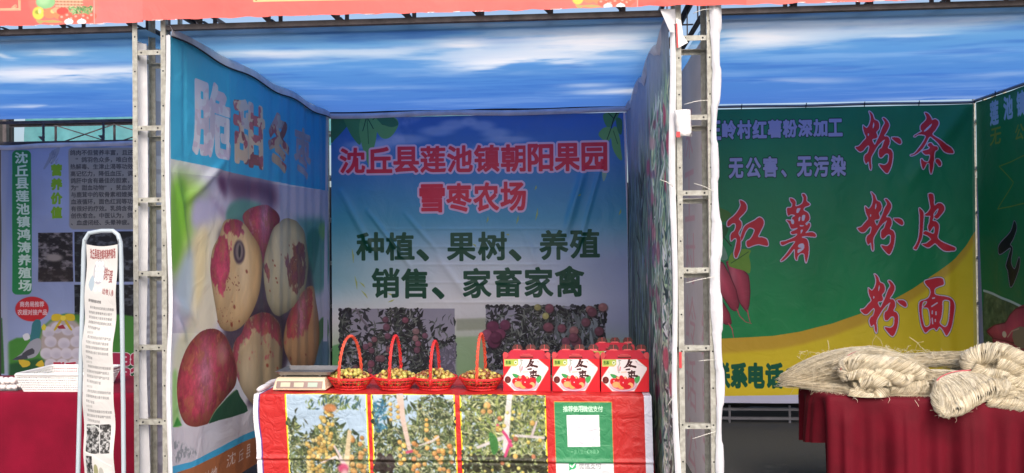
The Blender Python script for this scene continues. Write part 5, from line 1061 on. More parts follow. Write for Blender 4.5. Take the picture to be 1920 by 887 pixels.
# ------------------------------------------------------------------ fascia boards
def header(x0, x1, y, zf, label, seed):
    t = thing('header_board', ((x0+x1)/2, y, 2.98), label, 'header board'); n = 260
    xs = np.linspace(x0, x1, n); jag = .0035*fb(xs*3, xs*0, seed, 5)+.002*np.sin(xs*31)
    zb_ = zf(xs)+jag; Z = np.linspace(0, 1, 14)
    P = np.array([[(x, y-.004*math.sin(3.1*k)*(1)-.006*math.sin(x*3+seed), b+(3.36-b)*k) for k in Z] for x, b in zip(xs, zb_)])
    U = P[..., 0]; ZZ = P[..., 2]; mb = MB(); mb.grid(P); mb.build('printed_sheet', P_fascia, t, af.uv(U, np.minimum(ZZ, 3.34)))
    mb = MB(); mb.box((x0+.01, y+.012, float(zb_.max())+.01), (x1-.01, y+.024, 3.36)); mb.build('backing_frame', m_fasciaback, t)
    mb = MB(); g = np.random.default_rng(seed)
    for _ in range(int((x1-x0)*5)):
        x = g.uniform(x0+.05, x1-.08); z = float(np.interp(x, xs, zb_)); w = g.uniform(.01, .10)*g.random()+.008
        mb.add([(x, y-.004, z-.001), (x+w, y-.004, z-.001), (x+w*.7, y-.006, z-.004*g.random()), (x+w*.3, y-.006, z-.004*g.random()), (x, y+.001, z+.002), (x+w, y+.001, z+.002)], [(0, 1, 2, 3), (4, 5, 1, 0)])
    mb.build('torn_edge', m_paper, t)['kind'] = 'stuff'
    return t
fz = lambda px, py: float(onY(px, py, YF)[2]); fx_ = lambda px: float(onY(px, 30, YF)[0])
lin = lambda a, b: (lambda xs: np.interp(xs, [a[0], b[0]], [a[1], b[1]]))
header(-6.2, fx_(267), YF+.004, lin((fx_(0), fz(0, 49.5)), (fx_(267), fz(267, 41))), 'left red header board with printed vegetables and garlic at its corner', 5)
header(fx_(265), fx_(1299), YF-.006, lin((fx_(268), fz(268, 38.5)), (fx_(1299), fz(1299, 10.5))), 'long red header board over the middle stall with vegetables at its right end', 6)
header(fx_(1298), 4.2, YF+.004, lin((fx_(1300), fz(1300, 10.5)), (fx_(1900), fz(1900, -5))), 'plain red header board over the green stall, cut off by the picture top', 7)

# ================================================================== TABLES
def table(x0, x1, y0, y1, label, rz=0):
    t = thing('folding_table', ((x0+x1)/2, (y0+y1)/2, 0), label, 'table')
    mb = MB(); mb.box((x0, y0, .715), (x1, y1, .740)); mb.build('table_top', m_tabletop, t)
    for x in (x0+.06, x1-.06):
        for y in (y0+.06, y1-.06): mb = MB(); mb.cyl((x, y, 0), (x, y, .715), .013, 8); mb.build('leg', m_leg, t)
    return t
def drape(name, corners, ztop, zbot, rad, amp, kf, m, label, cat, flare=.04, seed=1, nz=26, phase=0.0, step=.012):
    """cloth over a table: rounded outline, skirt with folds. corners counter-clockwise seen from above, starting front-left"""
    cs = np.array(corners, float); path = []; nrm = []
    for i in range(4):
        p, a, b = cs[i], cs[i-1], cs[(i+1) % 4]; da = (a-p)/np.linalg.norm(a-p); db = (b-p)/np.linalg.norm(b-p)
        s_ = p+da*rad; e = p+db*rad; c = p+(da+db)*rad
        for k in range(9):
            th = k/8; q = (1-th)**2*s_+2*th*(1-th)*p+th**2*e; path.append(q)
        nx = cs[(i+1) % 4]+(p-cs[(i+1) % 4])/np.linalg.norm(p-cs[(i+1) % 4])*rad; L = np.linalg.norm(nx-e); n = max(2, int(L/step))
        for k in range(1, n): path.append(e+(nx-e)*k/n)
    path = np.array(path); N = len(path); tg = np.roll(path, -1, 0)-np.roll(path, 1, 0); tg /= np.linalg.norm(tg, axis=1)[:, None]; nr = np.stack([tg[:, 1], -tg[:, 0]], 1)
    s_ = np.concatenate([[0], np.cumsum(np.linalg.norm(np.diff(path, axis=0), axis=1))])
    fold = np.sin(s_*kf+phase+1.5*np.sin(s_*2.1+seed))*.6+.4*np.sin(s_*kf*1.73+seed)
    if amp > .02: fold = 1.1-2.0*np.abs(np.sin(s_*kf/2+phase+1.2*np.sin(s_*2.3+seed)))**.55+.35*np.sin(s_*kf*2.3)
    rows = []
    for j in range(nz+3):
        if j < 3: f = [-.035, -.012, .0][j]; off = np.full(N, [-.030, -.008, -.0][j]); z = np.full(N, ztop-[0, .0015, .010][j])
        else:
            f = (j-2)/nz; zb_ = zbot(path) if callable(zbot) else np.full(N, zbot); z = ztop-.010+(zb_-ztop+.010)*f
            off = flare*f+amp*(f**.45)*fold*(1 if amp < .02 else np.clip(f*5, 0, 1))+.002+(amp*.3*np.clip(f*5, 0, 1) if amp > .02 else 0)
        rows.append(np.column_stack([path+nr*np.asarray(off)[:, None], z]))
    P = np.array(rows); mb = MB(); fs = []
    n0 = P.shape[0]
    for j in range(n0-1):
        for i in range(N):
            k = (i+1) % N; fs.append((j*N+i, (j+1)*N+i, (j+1)*N+k, j*N+k))
    fs.append(tuple(range(N))[::1])
    mb.add(P.reshape(-1, 3), fs, 0, True); o = mb.build(name, m); tag(o, label, cat); return o
# middle table
table(-1.93, .50, 4.835, 5.44, 'long folding table hidden under the printed orchard cloth')
drape('red_underlay_cloth', [(-1.935, 4.85), (.505, 4.85), (.505, 5.455), (-1.935, 5.455)], .747, .04, .02, .006, 16, m_velvet2, 'plain crimson cloth under the printed orchard cloth, showing at its right end', 'tablecloth', flare=.045, seed=3)
nx, ns = 200, 190
us = np.linspace(-1.985, .512, nx); ss_ = np.linspace(-.62, .66, ns)     # arc length from the table edge
P = np.zeros((nx, ns, 3)); A = np.zeros((nx, ns, 2))
for i, u in enumerate(us):
    for j, s_ in enumerate(ss_):
        if s_ < 0: y = YT-.0+(-s_); z = .7535+.0015*math.sin(u*11+s_*7)+.0012*math.sin(u*23)
        else:
            w = min(1, s_/.05); f = s_/.66
            z = .7535-s_+.012*(1-math.exp(-s_/.012)); y = YT-.012*(1-math.exp(-s_/.012))-f*(.012*math.sin(u*5.2+1)+.006*math.sin(u*13+2))-.006*f-.011*math.exp(-((s_-.408)/.010)**2)+.006*math.exp(-((s_-.424)/.008)**2)-.0035*math.exp(-((s_-.115)/.02)**2)*math.sin(u*3)
            y -= .010*math.exp(-((u-.29)/.01)**2)*f
        flare_ = -.012*math.sin(min(max(s_, 0), .3)*10) if u < -1.9 else 0
        sk = max(0, s_)*(.062*max(0, 1-(u+2)/2.4)+.012); y -= .035*min(1, max(0, s_)/.66)
        P[i, j] = (u+flare_*(1 if i < 6 else 0)+sk, y, z); A[i, j] = (u, .7535-s_)
mb = MB(); mb.grid(P, flip=False); uvs = at.uv(A[..., 0], A[..., 1]); o = mb.build('printed_tablecloth', P_cloth, None, uvs)
tag(o, 'red tablecloth printed with three orchard photographs and a green payment panel', 'tablecloth')
mb = MB(); mb.tube([(-1.975+.008*math.sin(k*1.3), 4.83+k*.06, .772+.003*math.sin(k*2)) for k in range(9)], [.012]+[.020]*7+[.012], 10); o = mb.build('rolled_cloth_edge', m_white_cloth)
tag(o, 'rolled white cloth edge lying on the left end of the middle table', 'cloth')
# left table
table(-4.3, -2.80, 4.86, 5.40, 'folding table hidden under the crimson cloth at left')
drape('plain_tablecloth', [(-4.4, 4.80), (-2.72, 4.80), (-2.72, 5.46), (-4.4, 5.46)], .752, .03, .09, .016, 9, m_velvet2, 'plain crimson tablecloth on the egg seller\'s table at left', 'tablecloth', flare=.03, seed=5)
# right table
cl_ = [onZ(1553, 741, .752)[:2], (2.95, 4.42), (3.1, 5.10), (2.0, 5.42)]
fl_, bl_ = onZ(1552, 742, .752), onZ(1497, 722, .752)
FRp = onZ(1700, 748, .752)
dr_ = (FRp-fl_)[:2]; dr_ /= np.linalg.norm(dr_); fr_ = fl_[:2]+dr_*1.5; bk = (bl_-fl_)[:2]
cor = [fl_[:2], fr_, fr_+bk, fl_[:2]+bk]
t = table(1.75, 2.9, 4.88, 5.25, 'folding table hidden under the dark red velvet cloth at right')
def zbr(p):
    rel = p-fl_[:2]; a = rel@dr_; perp = np.abs(rel@np.array([-dr_[1], dr_[0]]))
    side = (a < .03) & (perp > .03); return np.where(side, .46-.10*np.clip(perp/.5, 0, 1), .03)
drape('velvet_tablecloth', cor, .752, zbr, .02, .055, 23, m_velvet, 'dark red velvet tablecloth in loose folds under the noodle skeins', 'tablecloth', flare=.02, seed=2, phase=1.0)
print('corners', fl_, bl_, FRp)

# ================================================================== GOODS ON THE MIDDLE TABLE
# scale
s0 = onZ(505, 737, .754); s1 = onZ(607, 737, .754); SX0, SX1 = s0[0], s1[0]; SY = 4.87
SC = thing('price_scale', ((SX0+SX1)/2, SY+.14, .755), 'cream electronic price scale with a steel tray at the left end of the middle table', 'scale')
def prism(mb, prof, x0, x1, mi=0, inset=0):
    """profile in (y,z) extruded along x"""
    n = len(prof); vs = [(x0+(inset if z > .80 else 0), y, z) for y, z in prof]+[(x1-(inset if z > .80 else 0), y, z) for y, z in prof]
    fs = [tuple(range(n)), tuple(range(2*n-1, n-1, -1))]+[(i, n+i, n+(i+1) % n, (i+1) % n) for i in range(n)]
    return mb.add(vs, fs, mi)
mb = MB(); prism(mb, [(SY, .762), (SY, .772), (SY+.020, .826), (SY+.045, .838), (SY+.29, .838), (SY+.31, .80), (SY+.31, .762)], SX0, SX1, inset=.014); o = mb.build('body', m_cream, SC)
bm = o.modifiers.new('b', 'BEVEL'); bm.width = .006; bm.segments = 3
def on_face(u0, u1, v0, v1, th, mt, name, par):   # plates on the sloping front
    y0, z0, y1, z1 = SY, .772, SY+.020, .826; W = SX1-SX0
    pts = []
    for th_ in (0, th):
        for u, v in ((u0, v0), (u1, v0), (u1, v1), (u0, v1)): pts.append((SX0+W*u, y0+(y1-y0)*v-th_-.0005, z0+(z1-z0)*v))
    mb = MB(); mb.add(pts, [(3, 2, 1, 0), (4, 5, 6, 7), (0, 1, 5, 4), (1, 2, 6, 5), (2, 3, 7, 6), (3, 0, 4, 7)]); return mb.build(name, mt, par)
pn = on_face(.07, .93, .06, .86, .003, m_panel, 'display_panel', SC)
for a, b, mt in ((.15, .33, m_lcd), (.40, .58, m_lcd), (.66, .84, m_lcd2)): 
    W = SX1-SX0; y0, z0, y1, z1 = SY, .772, SY+.020, .826; pts = []
    for th_ in (.0040, .0052):
        for u, v in ((a, .22), (b, .22), (b, .72), (a, .72)): pts.append((SX0+W*u, y0+(y1-y0)*v-th_, z0+(z1-z0)*v))
    mb = MB(); mb.add(pts, [(3, 2, 1, 0), (4, 5, 6, 7), (0, 1, 5, 4), (1, 2, 6, 5), (2, 3, 7, 6), (3, 0, 4, 7)]); mb.build('display_window', mt, pn)
for x in (SX0+.04, SX1-.04):
    for y in (SY+.05, SY+.26): mb = MB(); mb.cyl((x, y, .754), (x, y, .764), .012, 10); mb.build('foot', m_dark, SC)
mb = MB(); mb.box((SX0+.05, SY+.07, .8385), (SX1-.05, SY+.26, .852)); mb.build('tray_support', m_dark, SC)
for x in (SX0+.06, SX1-.06): mb = MB(); mb.cyl((x, SY+.065, .846), (x, SY+.085, .846), .008, 10); mb.build('support_knob', m_tray, SC)
tx0, tx1, ty0, ty1 = SX0+.010, SX1+.038, SY+.02, SY+.27; w = .022
mb = MB(); prof = [(0, .878), (.004, .880), (w, .858), (w+.004, .8535)]
ring = []
for d, z in prof: ring.append([(tx0+d, ty0+d, z), (tx1-d, ty0+d, z), (tx1-d, ty1-d, z), (tx0+d, ty1-d, z)])
vs = [p for r_ in ring for p in r_]; fs = [(j*4+i, j*4+(i+1) % 4, (j+1)*4+(i+1) % 4, (j+1)*4+i) for j in range(3) for i in range(4)]+[(12, 13, 14, 15)]
mb.add(vs, fs); o = mb.build('tray', m_tray, SC); sd = o.modifiers.new('s', 'SOLIDIFY'); sd.thickness = .0015

# jujube baskets
def make_basket(label, mh):
    t = thing('wicker_basket', (0, 0, 0), label, 'basket', None); a, b = .150, .118
    def ringp(k, z, n=36): return [(a*k*math.cos(2*math.pi*i/n), b*k*math.sin(2*math.pi*i/n), z) for i in range(n)]
    mb = MB(); mb.tube(ringp(1.0, .072), .006, 6, closed=True); mb.tube(ringp(1.015, .079), .0055, 6, closed=True); mb.tube(ringp(.985, .079), .005, 6, closed=True); mb.build('rim', m_red_wick, t)
    prof = [(.66, .004), (.70, .012), (.82, .032), (.92, .052), (.985, .070)]
    for i in range(34):
        th = 2*math.pi*i/34; mb = MB(); mb.tube([(a*k*math.cos(th), b*k*math.sin(th), z) for k, z in prof], .0027, 4); mb.build('rib', m_red_wick, t)
    mb = MB(); 
    for k, z in ((.78, .024), (.80, .028), (.925, .053)): mb.tube(ringp(k, z), .0028, 5, closed=True)
    mb.build('weave_ring', m_red_wick, t)
    mb = MB(); mb.tube(ringp(.68, .006), .006, 6, closed=True); mb.tube(ringp(.66, .012), .004, 6, closed=True); mb.build('base_ring', m_red_wick, t)
    mb = MB(); n = 36; vs = [(0, 0, .010)]+[(a*.66*math.cos(2*math.pi*i/n), b*.66*math.sin(2*math.pi*i/n), .010) for i in range(n)]; mb.add(vs, [(0, 1+i, 1+(i+1) % n) for i in range(n)]); mb.build('floor', m_red_wick, t)
    mb = MB()
    for ph in (0, 2.09, 4.19):     # braided hoop of three canes
        pts = []
        for i in range(61):
            u = math.pi*i/60; hh = .292; y = -math.cos(u)*b*1.03; z = .050+hh*math.sin(u)**.75 if 0 < i < 60 else .045
            pts.append((.0078*math.cos(u*15+ph), y*(1-.10*math.sin(u))+.003*math.sin(u*15+ph), z+.006*math.sin(u*15+ph)))
        mb.tube(pts, .0048, 6)
    mb.build('handle', mh, t)
    for s_ in (-1, 1): mb = MB(); mb.ellipsoid((0, s_*b*1.04, .068), (.012, .007, .016), 8, 6); mb.build('handle_knot', m_red_wick, t)
    return t
specs = [(657, 637, 'first red basket from the left, next to the scale, with orange arched handle', m_orange_wick, .37), (741.5, 735, 'second red basket from the left, its tall handle leaning right', m_red_wick, .10), (815.5, 802, 'third red basket from the left, with the lowest handle', m_red_wick, .08), (902.5, 892, 'fourth red basket, beside the gift boxes, with a narrow orange handle', m_orange_wick, .13)]
wd = [.155, .143, .143, .140]
sphere_me = []
for k in range(3):
    mb = MB(); mb.ellipsoid((0, 0, 0), (.0160, .0148, .0165), 12, 8); o = mb.build('jujube', m_jj[k]); sphere_me.append(o.data); bpy.data.objects.remove(o)
proto = None
for bi, (cx_, hx_, lab, mh, rot) in enumerate(specs):
    p = onZ(cx_, 708, .83); ctr = np.array([p[0]*4.99/p[1] if False else onY(cx_, 712, 4.985)[0], 4.985, .755])
    if proto is None: t = proto = make_basket(lab, mh)
    else:
        t = copy_tree(proto); t['label'] = lab
        for c in t.children:
            if c.name.startswith('handle') and 'knot' not in c.name: c.data = c.data.copy(); c.data.materials.clear(); c.data.materials.append(mh)
    t['group'] = 'baskets of jujubes on the middle table'
    t.location = ctr; t.rotation_euler = (0, 0, -rot); sx = wd[bi]/.150; zs_ = [1, 1, .90, 1.04][bi]; t.scale = (sx, 1, 1)
    for c in t.children:
        if c.name.startswith('handle') and 'knot' not in c.name: c.scale = (1, 1, zs_)
    # fruit heaped in the basket
    g = np.random.default_rng(50+bi); pts = []; tries = 0; a_, b_ = .128, .098
    while len(pts) < 50 and tries < 40000:
        tries += 1; r_ = math.sqrt(g.random()); th = g.uniform(0, 6.283); x, y = a_*r_*math.cos(th), b_*r_*math.sin(th)
        z = .078+.038*(1-r_**2)+g.uniform(-.004, .006)
        if all((x-q[0])**2+(y-q[1])**2+((z-q[2])*.7)**2 > .0225**2 for q in pts): pts.append((x, y, z))
    for q_ in range(22): th = 2*math.pi*(q_+.5*g.random())/22; pts.append((a_*.86*math.cos(th), b_*.86*math.sin(th), .046+.012*(q_ % 2)))
    for x, y, z in pts:
        ca, sa = math.cos(-rot), math.sin(-rot); X = x*sx
        o = bpy.data.objects.new('jujube', sphere_me[g.choice(3, p=[[.52, .38, .10], [.34, .36, .3], [.34, .38, .28], [.38, .36, .26]][bi])]); C.objects.link(o)
        o.location = (ctr[0]+X*ca-y*sa, ctr[1]+X*sa+y*ca, ctr[2]+z); o.rotation_euler = tuple(g.uniform(0, 6, 3)); q = g.uniform(.82, 1.12); o.scale = (q, q, q*g.uniform(.95, 1.15))
        nth = ['first basket from the left, next to the scale', 'second basket from the left', 'third basket from the left', 'fourth basket, beside the gift boxes'][bi]
        kk = ['yellow-green', 'brown-speckled', 'reddish-brown'][[m.name for m in m_jj].index(o.data.materials[0].name)]; where = 'at the top of the heap' if math.hypot(x/a_, y/b_) < .4 else 'low behind the '+('left' if x < 0 else 'right')+(' front' if y < 0 else ' back')+' ribs' if z < .065 else (('left' if x < 0 else 'right')+(' front' if y < 0 else ' back')+' of the heap')
        tag(o, kk+' jujube, '+where+', '+nth.replace('from the left, next to the scale', 'from the left').replace(', beside the gift boxes', ' from the left'), 'jujube', 'jujubes in the '+nth)

# gift boxes
def make_giftbox(label, ntab=3):
    t = thing('gift_box', (0, 0, 0), label, 'gift box', 'red gift boxes on the middle table'); W, D, Hh = .298, .17, .205; e = .0015
    mb = MB(); mb.add([(0, 0, 0), (W, 0, 0), (W, 0, Hh), (0, 0, Hh)], [(0, 1, 2, 3)]); 
    uv = [((0)/.318*1.04+.006, 0), (1.0, 0), (1.0, Hh/.222), (.006, Hh/.222)]; mb.build('printed_front', P_box, t, uv)
    mb = MB(); mb.box((0, e, 0), (W, D, Hh)); mb.build('body', m_boxred, t)
    RZ, RY = .252, .075; ins = .048
    mb = MB(); mb.add([(0.004, 0.0, Hh+.001), (W-.004, 0.0, Hh+.001), (W-ins, RY, RZ), (ins, RY, RZ), (0.004, D, Hh+.001), (W-.004, D, Hh+.001)], [(0, 1, 2, 3), (3, 2, 5, 4)]); mb.build('lid', m_boxred, t)
    for s_ in (0, 1):
        f = (lambda x: x) if s_ == 0 else (lambda x: W-x)
        prof = [(0, 0, Hh), (-0.002, -.004, Hh+.032), (.006, -.005, Hh+.046), (.022, -.003, Hh+.044), (.036, .002, Hh+.028), (.020, -.001, Hh+.006)]
        vs = [(f(x), y, z) for x, y, z in prof]+[(f(x), y+.003, z) for x, y, z in prof]; n = len(prof)
        mb = MB(); mb.add(vs, [tuple(range(n)), tuple(range(2*n-1, n-1, -1))]+[(i, n+i, n+(i+1) % n, (i+1) % n) for i in range(n)]); mb.build('ear', m_boxpink, t)
        mb = MB(); mb.add([(f(.002), .004, Hh), (f(.002), D-.004, Hh), (f(ins), RY, RZ)], [(0, 1, 2)]); mb.build('side_gusset', m_boxred, t)
    mb = MB(); mb.box((W*.36, .016, Hh+.014), (W*.63, .022, Hh+.024)); mb.box((W*.41, .014, Hh+.022), (W*.58, .022, Hh+.031)); mb.build('clasp', m_boxpink, t)
    mb = MB(); mb.box((W*.355, .010, Hh+.0075), (W*.64, .016, Hh+.0135)); mb.build('clasp_slot', m_boxdark, t)
    for k in range(ntab):
        x = .085+k*.088; w = .032; h0, h1 = RZ+.000, RZ+.034
        vs = [(x-w, RY+.006, h0), (x+w, RY+.006, h0), (x+w*1.05, RY+.008, h0+.014), (x+w*.62, RY+.010, h1), (x-w*.62, RY+.010, h1), (x-w*1.05, RY+.008, h0+.014)]; vs += [(a, b+.004, c) for a, b, c in vs]; n = 6
        mb = MB(); mb.add(vs, [tuple(range(n)), tuple(range(2*n-1, n-1, -1))]+[(i, n+i, n+(i+1) % n, (i+1) % n) for i in range(n)])
        tb = mb.build('handle_tab', m_boxdark, t)
        mb = MB(); mb.bar((x, RY+.004, h0+.004), (x, RY+.007, h1+.001), .003, .002); mb.build('tab_edge', m_boxpink, tb)
        vs = [(x-w*.95, RY-.003, RZ-.006), (x+w*.95, RY-.003, RZ-.006), (x+w*.85, RY-.001, RZ+.000), (x+w*.6, RY, RZ+.007), (x-w*.6, RY, RZ+.007), (x-w*.85, RY-.001, RZ+.000)]; vs += [(a, b+.003, c) for a, b, c in vs]
        mb = MB(); mb.add(vs, [tuple(range(n)), tuple(range(2*n-1, n-1, -1))]+[(i, n+i, n+(i+1) % n, (i+1) % n) for i in range(n)]); mb.build('tongue', m_boxpink, t)
    return t
gb = make_giftbox('left of the three front red gift boxes with jujube label, beside the fourth basket')
xs_ = [onY(944, 742, YBX)[0], onY(1036, 744, YBX)[0], onY(1127.5, 746, YBX)[0]]
labs = [None, 'middle of the three front red gift boxes with jujube label', 'right of the three front red gift boxes, nearest the field banner']
for i in range(3):
    o = gb if i == 0 else copy_tree(gb); o.location = (xs_[i], YBX+[0, .006, -.003][i], .7555); o.rotation_euler = (0, 0, R([.6, -.8, 1.0][i]))
    if labs[i]: o['label'] = labs[i]
for i, (px, Y, lab) in enumerate([(1107, 5.27, 'rear red gift box standing behind the middle and right front boxes')]):
    o = copy_tree(gb); o.location = (onY(px, 700, Y)[0], Y, .7555); o['label'] = lab
# ================================================================== LEFT STALL GOODS
# perforated white basket
def plastic_basket():
    f0, f1 = onZ(36, 736, .754), onZ(141, 736, .754); x0, x1, y0, y1 = f0[0], f1[0]+.04, 4.84, 5.16; H_ = .112; sp = .045
    t = thing('plastic_basket', ((x0+x1)/2, (y0+y1)/2, .755), 'white perforated plastic basket on the crimson table at left', 'basket')
    bot = [(x0, y0), (x1, y0), (x1, y1), (x0, y1)]; top = [(x0-sp, y0-sp*.6), (x1+sp, y0-sp*.6), (x1+sp, y1+sp*.6), (x0-sp, y1+sp*.6)]
    mb = MB(); mb.box((x0, y0, .755), (x1, y1, .758)); mb.build('bottom', m_wplastic, t)
    for k in range(4):
        a, b = np.array(bot[k]), np.array(bot[(k+1) % 4]); c, d = np.array(top[k]), np.array(top[(k+1) % 4]); mb = MB(); n = 30 if k % 2 == 0 else 24
        def pt(u, v): lo = a+(b-a)*u; hi = c+(d-c)*u; q = lo+(hi-lo)*v; return (q[0], q[1], .755+H_*v)
        for i in range(n+1): mb.bar(pt(i/n, 0), pt(i/n, 1), .0060, .003, up=(0, 1, 0) if k % 2 == 0 else (1, 0, 0))
        for v in (.02, .16, .30, .44, .58, .74, .90): 
            mb.bar(pt(0, v), pt(1, v), .004, .0085 if v > .1 else .014)
        mb.build('side_wall', m_wplastic, t)
    mb = MB(); rr = np.array([(*p, .755+H_) for p in top]); pts = []
    for k in range(4):
        p, q, r_ = rr[k-1], rr[k], rr[(k+1) % 4]; a = q+(p-q)/np.linalg.norm(p-q)*.03; b = q+(r_-q)/np.linalg.norm(r_-q)*.03
        for u in np.linspace(0, 1, 6): pts.append((1-u)**2*a+2*u*(1-u)*q+u*u*b)
    mb.tube(pts, .0085, 8, closed=True); mb.build('rim', m_wplastic, t)
plastic_basket()
mb = MB(); mb.ellipsoid((0, 0, 0), (.0165, .0165, .0205), 12, 9); o = mb.build('egg', m_egg); egg_me = o.data; bpy.data.objects.remove(o)
tr = thing('egg_tray', (-3.76, 4.93, .754), 'clear plastic tray holding two layers of white eggs at the left picture edge', 'tray')
mb = MB(); mb.box((-3.92, 4.85, .7545), (-3.61, 5.0, .7565)); mb.build('tray_floor', m_clear, tr)
mb = MB()
for a, b in [((-3.92, 4.848, .7565), (-3.61, 4.850, .768)), ((-3.92, 5.0, .7565), (-3.61, 5.002, .768)), ((-3.612, 4.85, .7565), (-3.61, 5.0, .768))]: mb.box(a, b)
mb.build('tray_wall', m_clear, tr)
g = np.random.default_rng(8)
for lay in range(2):
    for j in range(3):
        for i in range(8-lay):
            o = bpy.data.objects.new('egg', egg_me); C.objects.link(o); o.location = (-3.90+i*.0375+lay*.018+g.uniform(-.003, .003), 4.868+j*.038+lay*.015, .776+lay*.034+g.uniform(-.002, .002)); o.rotation_euler = (g.uniform(-.5, .5), g.uniform(.8, 1.7), g.uniform(0, 3))
            tag(o, 'small white egg in the '+('lower' if lay == 0 else 'upper')+' layer, '+['front', 'middle', 'back'][j]+' row of the clear tray at left', 'egg', 'white eggs in the clear tray')
# poster stand
t = thing('poster_stand', (-2.55, YP, 0), 'white tubular floor stand holding a narrow poster in front of the left stall', 'stand')
pl_ = [onY(x, y, YP) for x, y in [(146, 900), (151, 700), (155, 560), (157, 470), (159, 450), (167, 437), (190, 433), (212, 433), (221, 440), (226, 455), (227, 480), (229, 600), (231, 760), (232, 900)]]
a, b = pl_[0], pl_[-1]; pl_ = [np.array([a[0]-.02, YP+.0, .02])]+[np.array([p[0], YP, p[2]]) for p in pl_]+[np.array([b[0]+.006, YP, .02])]
pl_ = np.array(pl_); 
mb = MB(); mb.tube(pl_, .0115, 12); mb.build('tube_frame', m_tube, t)
for x in (pl_[0][0], pl_[-1][0]): mb = MB(); mb.tube([(x, YP-.2, .012), (x, YP+.2, .012)], .012, 10); mb.build('foot', m_tube, t)
mb = MB(); mb.tube([(pl_[0][0], YP, .15), (pl_[-1][0], YP, .15)], .008, 8); mb.build('lower_bar', m_tube, t)
le = [(163, 456), (161, 520), (158, 600), (155, 640), (156, 760), (158, 880), (158, 950)]; re = [(222, 456), (220, 520), (215, 600), (213, 640), (213, 760), (216, 880), (217, 950)]
nv = 70; vv_ = np.linspace(0, 1, nv); yy_ = 458+vv_*(950-458)
Lx = np.interp(yy_, [p[1] for p in le], [p[0] for p in le]); Rx = np.interp(yy_, [p[1] for p in re], [p[0] for p in re])
P = np.zeros((16, nv, 3)); UVp = np.zeros((16, nv, 2))
for i in range(16):
    u = i/15
    for j in range(nv):
        sag = 4*math.sin(math.pi*u)*(1-vv_[j])**8; tilt = 0
        q = onY(Lx[j]+(Rx[j]-Lx[j])*u, yy_[j]+sag, YP-.014); y = YP-.014-.02*math.sin(math.pi*u)*min(1, vv_[j]*3)-.008*math.sin(vv_[j]*17)*u-.006*math.sin(vv_[j]*31+2)
        P[i, j] = (q[0], y, q[2]); c = onY(155+(222-155)*u*1.0, yy_[j], YP); UVp[i, j] = ((c[0]-ap.u0)/(ap.u1-ap.u0), (c[2]-ap.z0)/(ap.z1-ap.z0))
mb = MB(); mb.grid(P, flip=True); o = mb.build('hanging_poster', P_poster, None, UVp.reshape(-1, 2)); tag(o, 'narrow white poster about pigeon eggs hanging in the tubular stand', 'poster')
for (x, y), (x2, y2) in (((163, 457), (158.5, 448)), ((221, 457), (225.5, 447))):
    mb = MB(); a, b = onY(x, y, YP-.014), onY(x2, y2, YP); mb.tube([a, (a+b)/2+np.array([0, -.008, .006]), b], .0022, 5); mb.build('hook', m_leg, t)

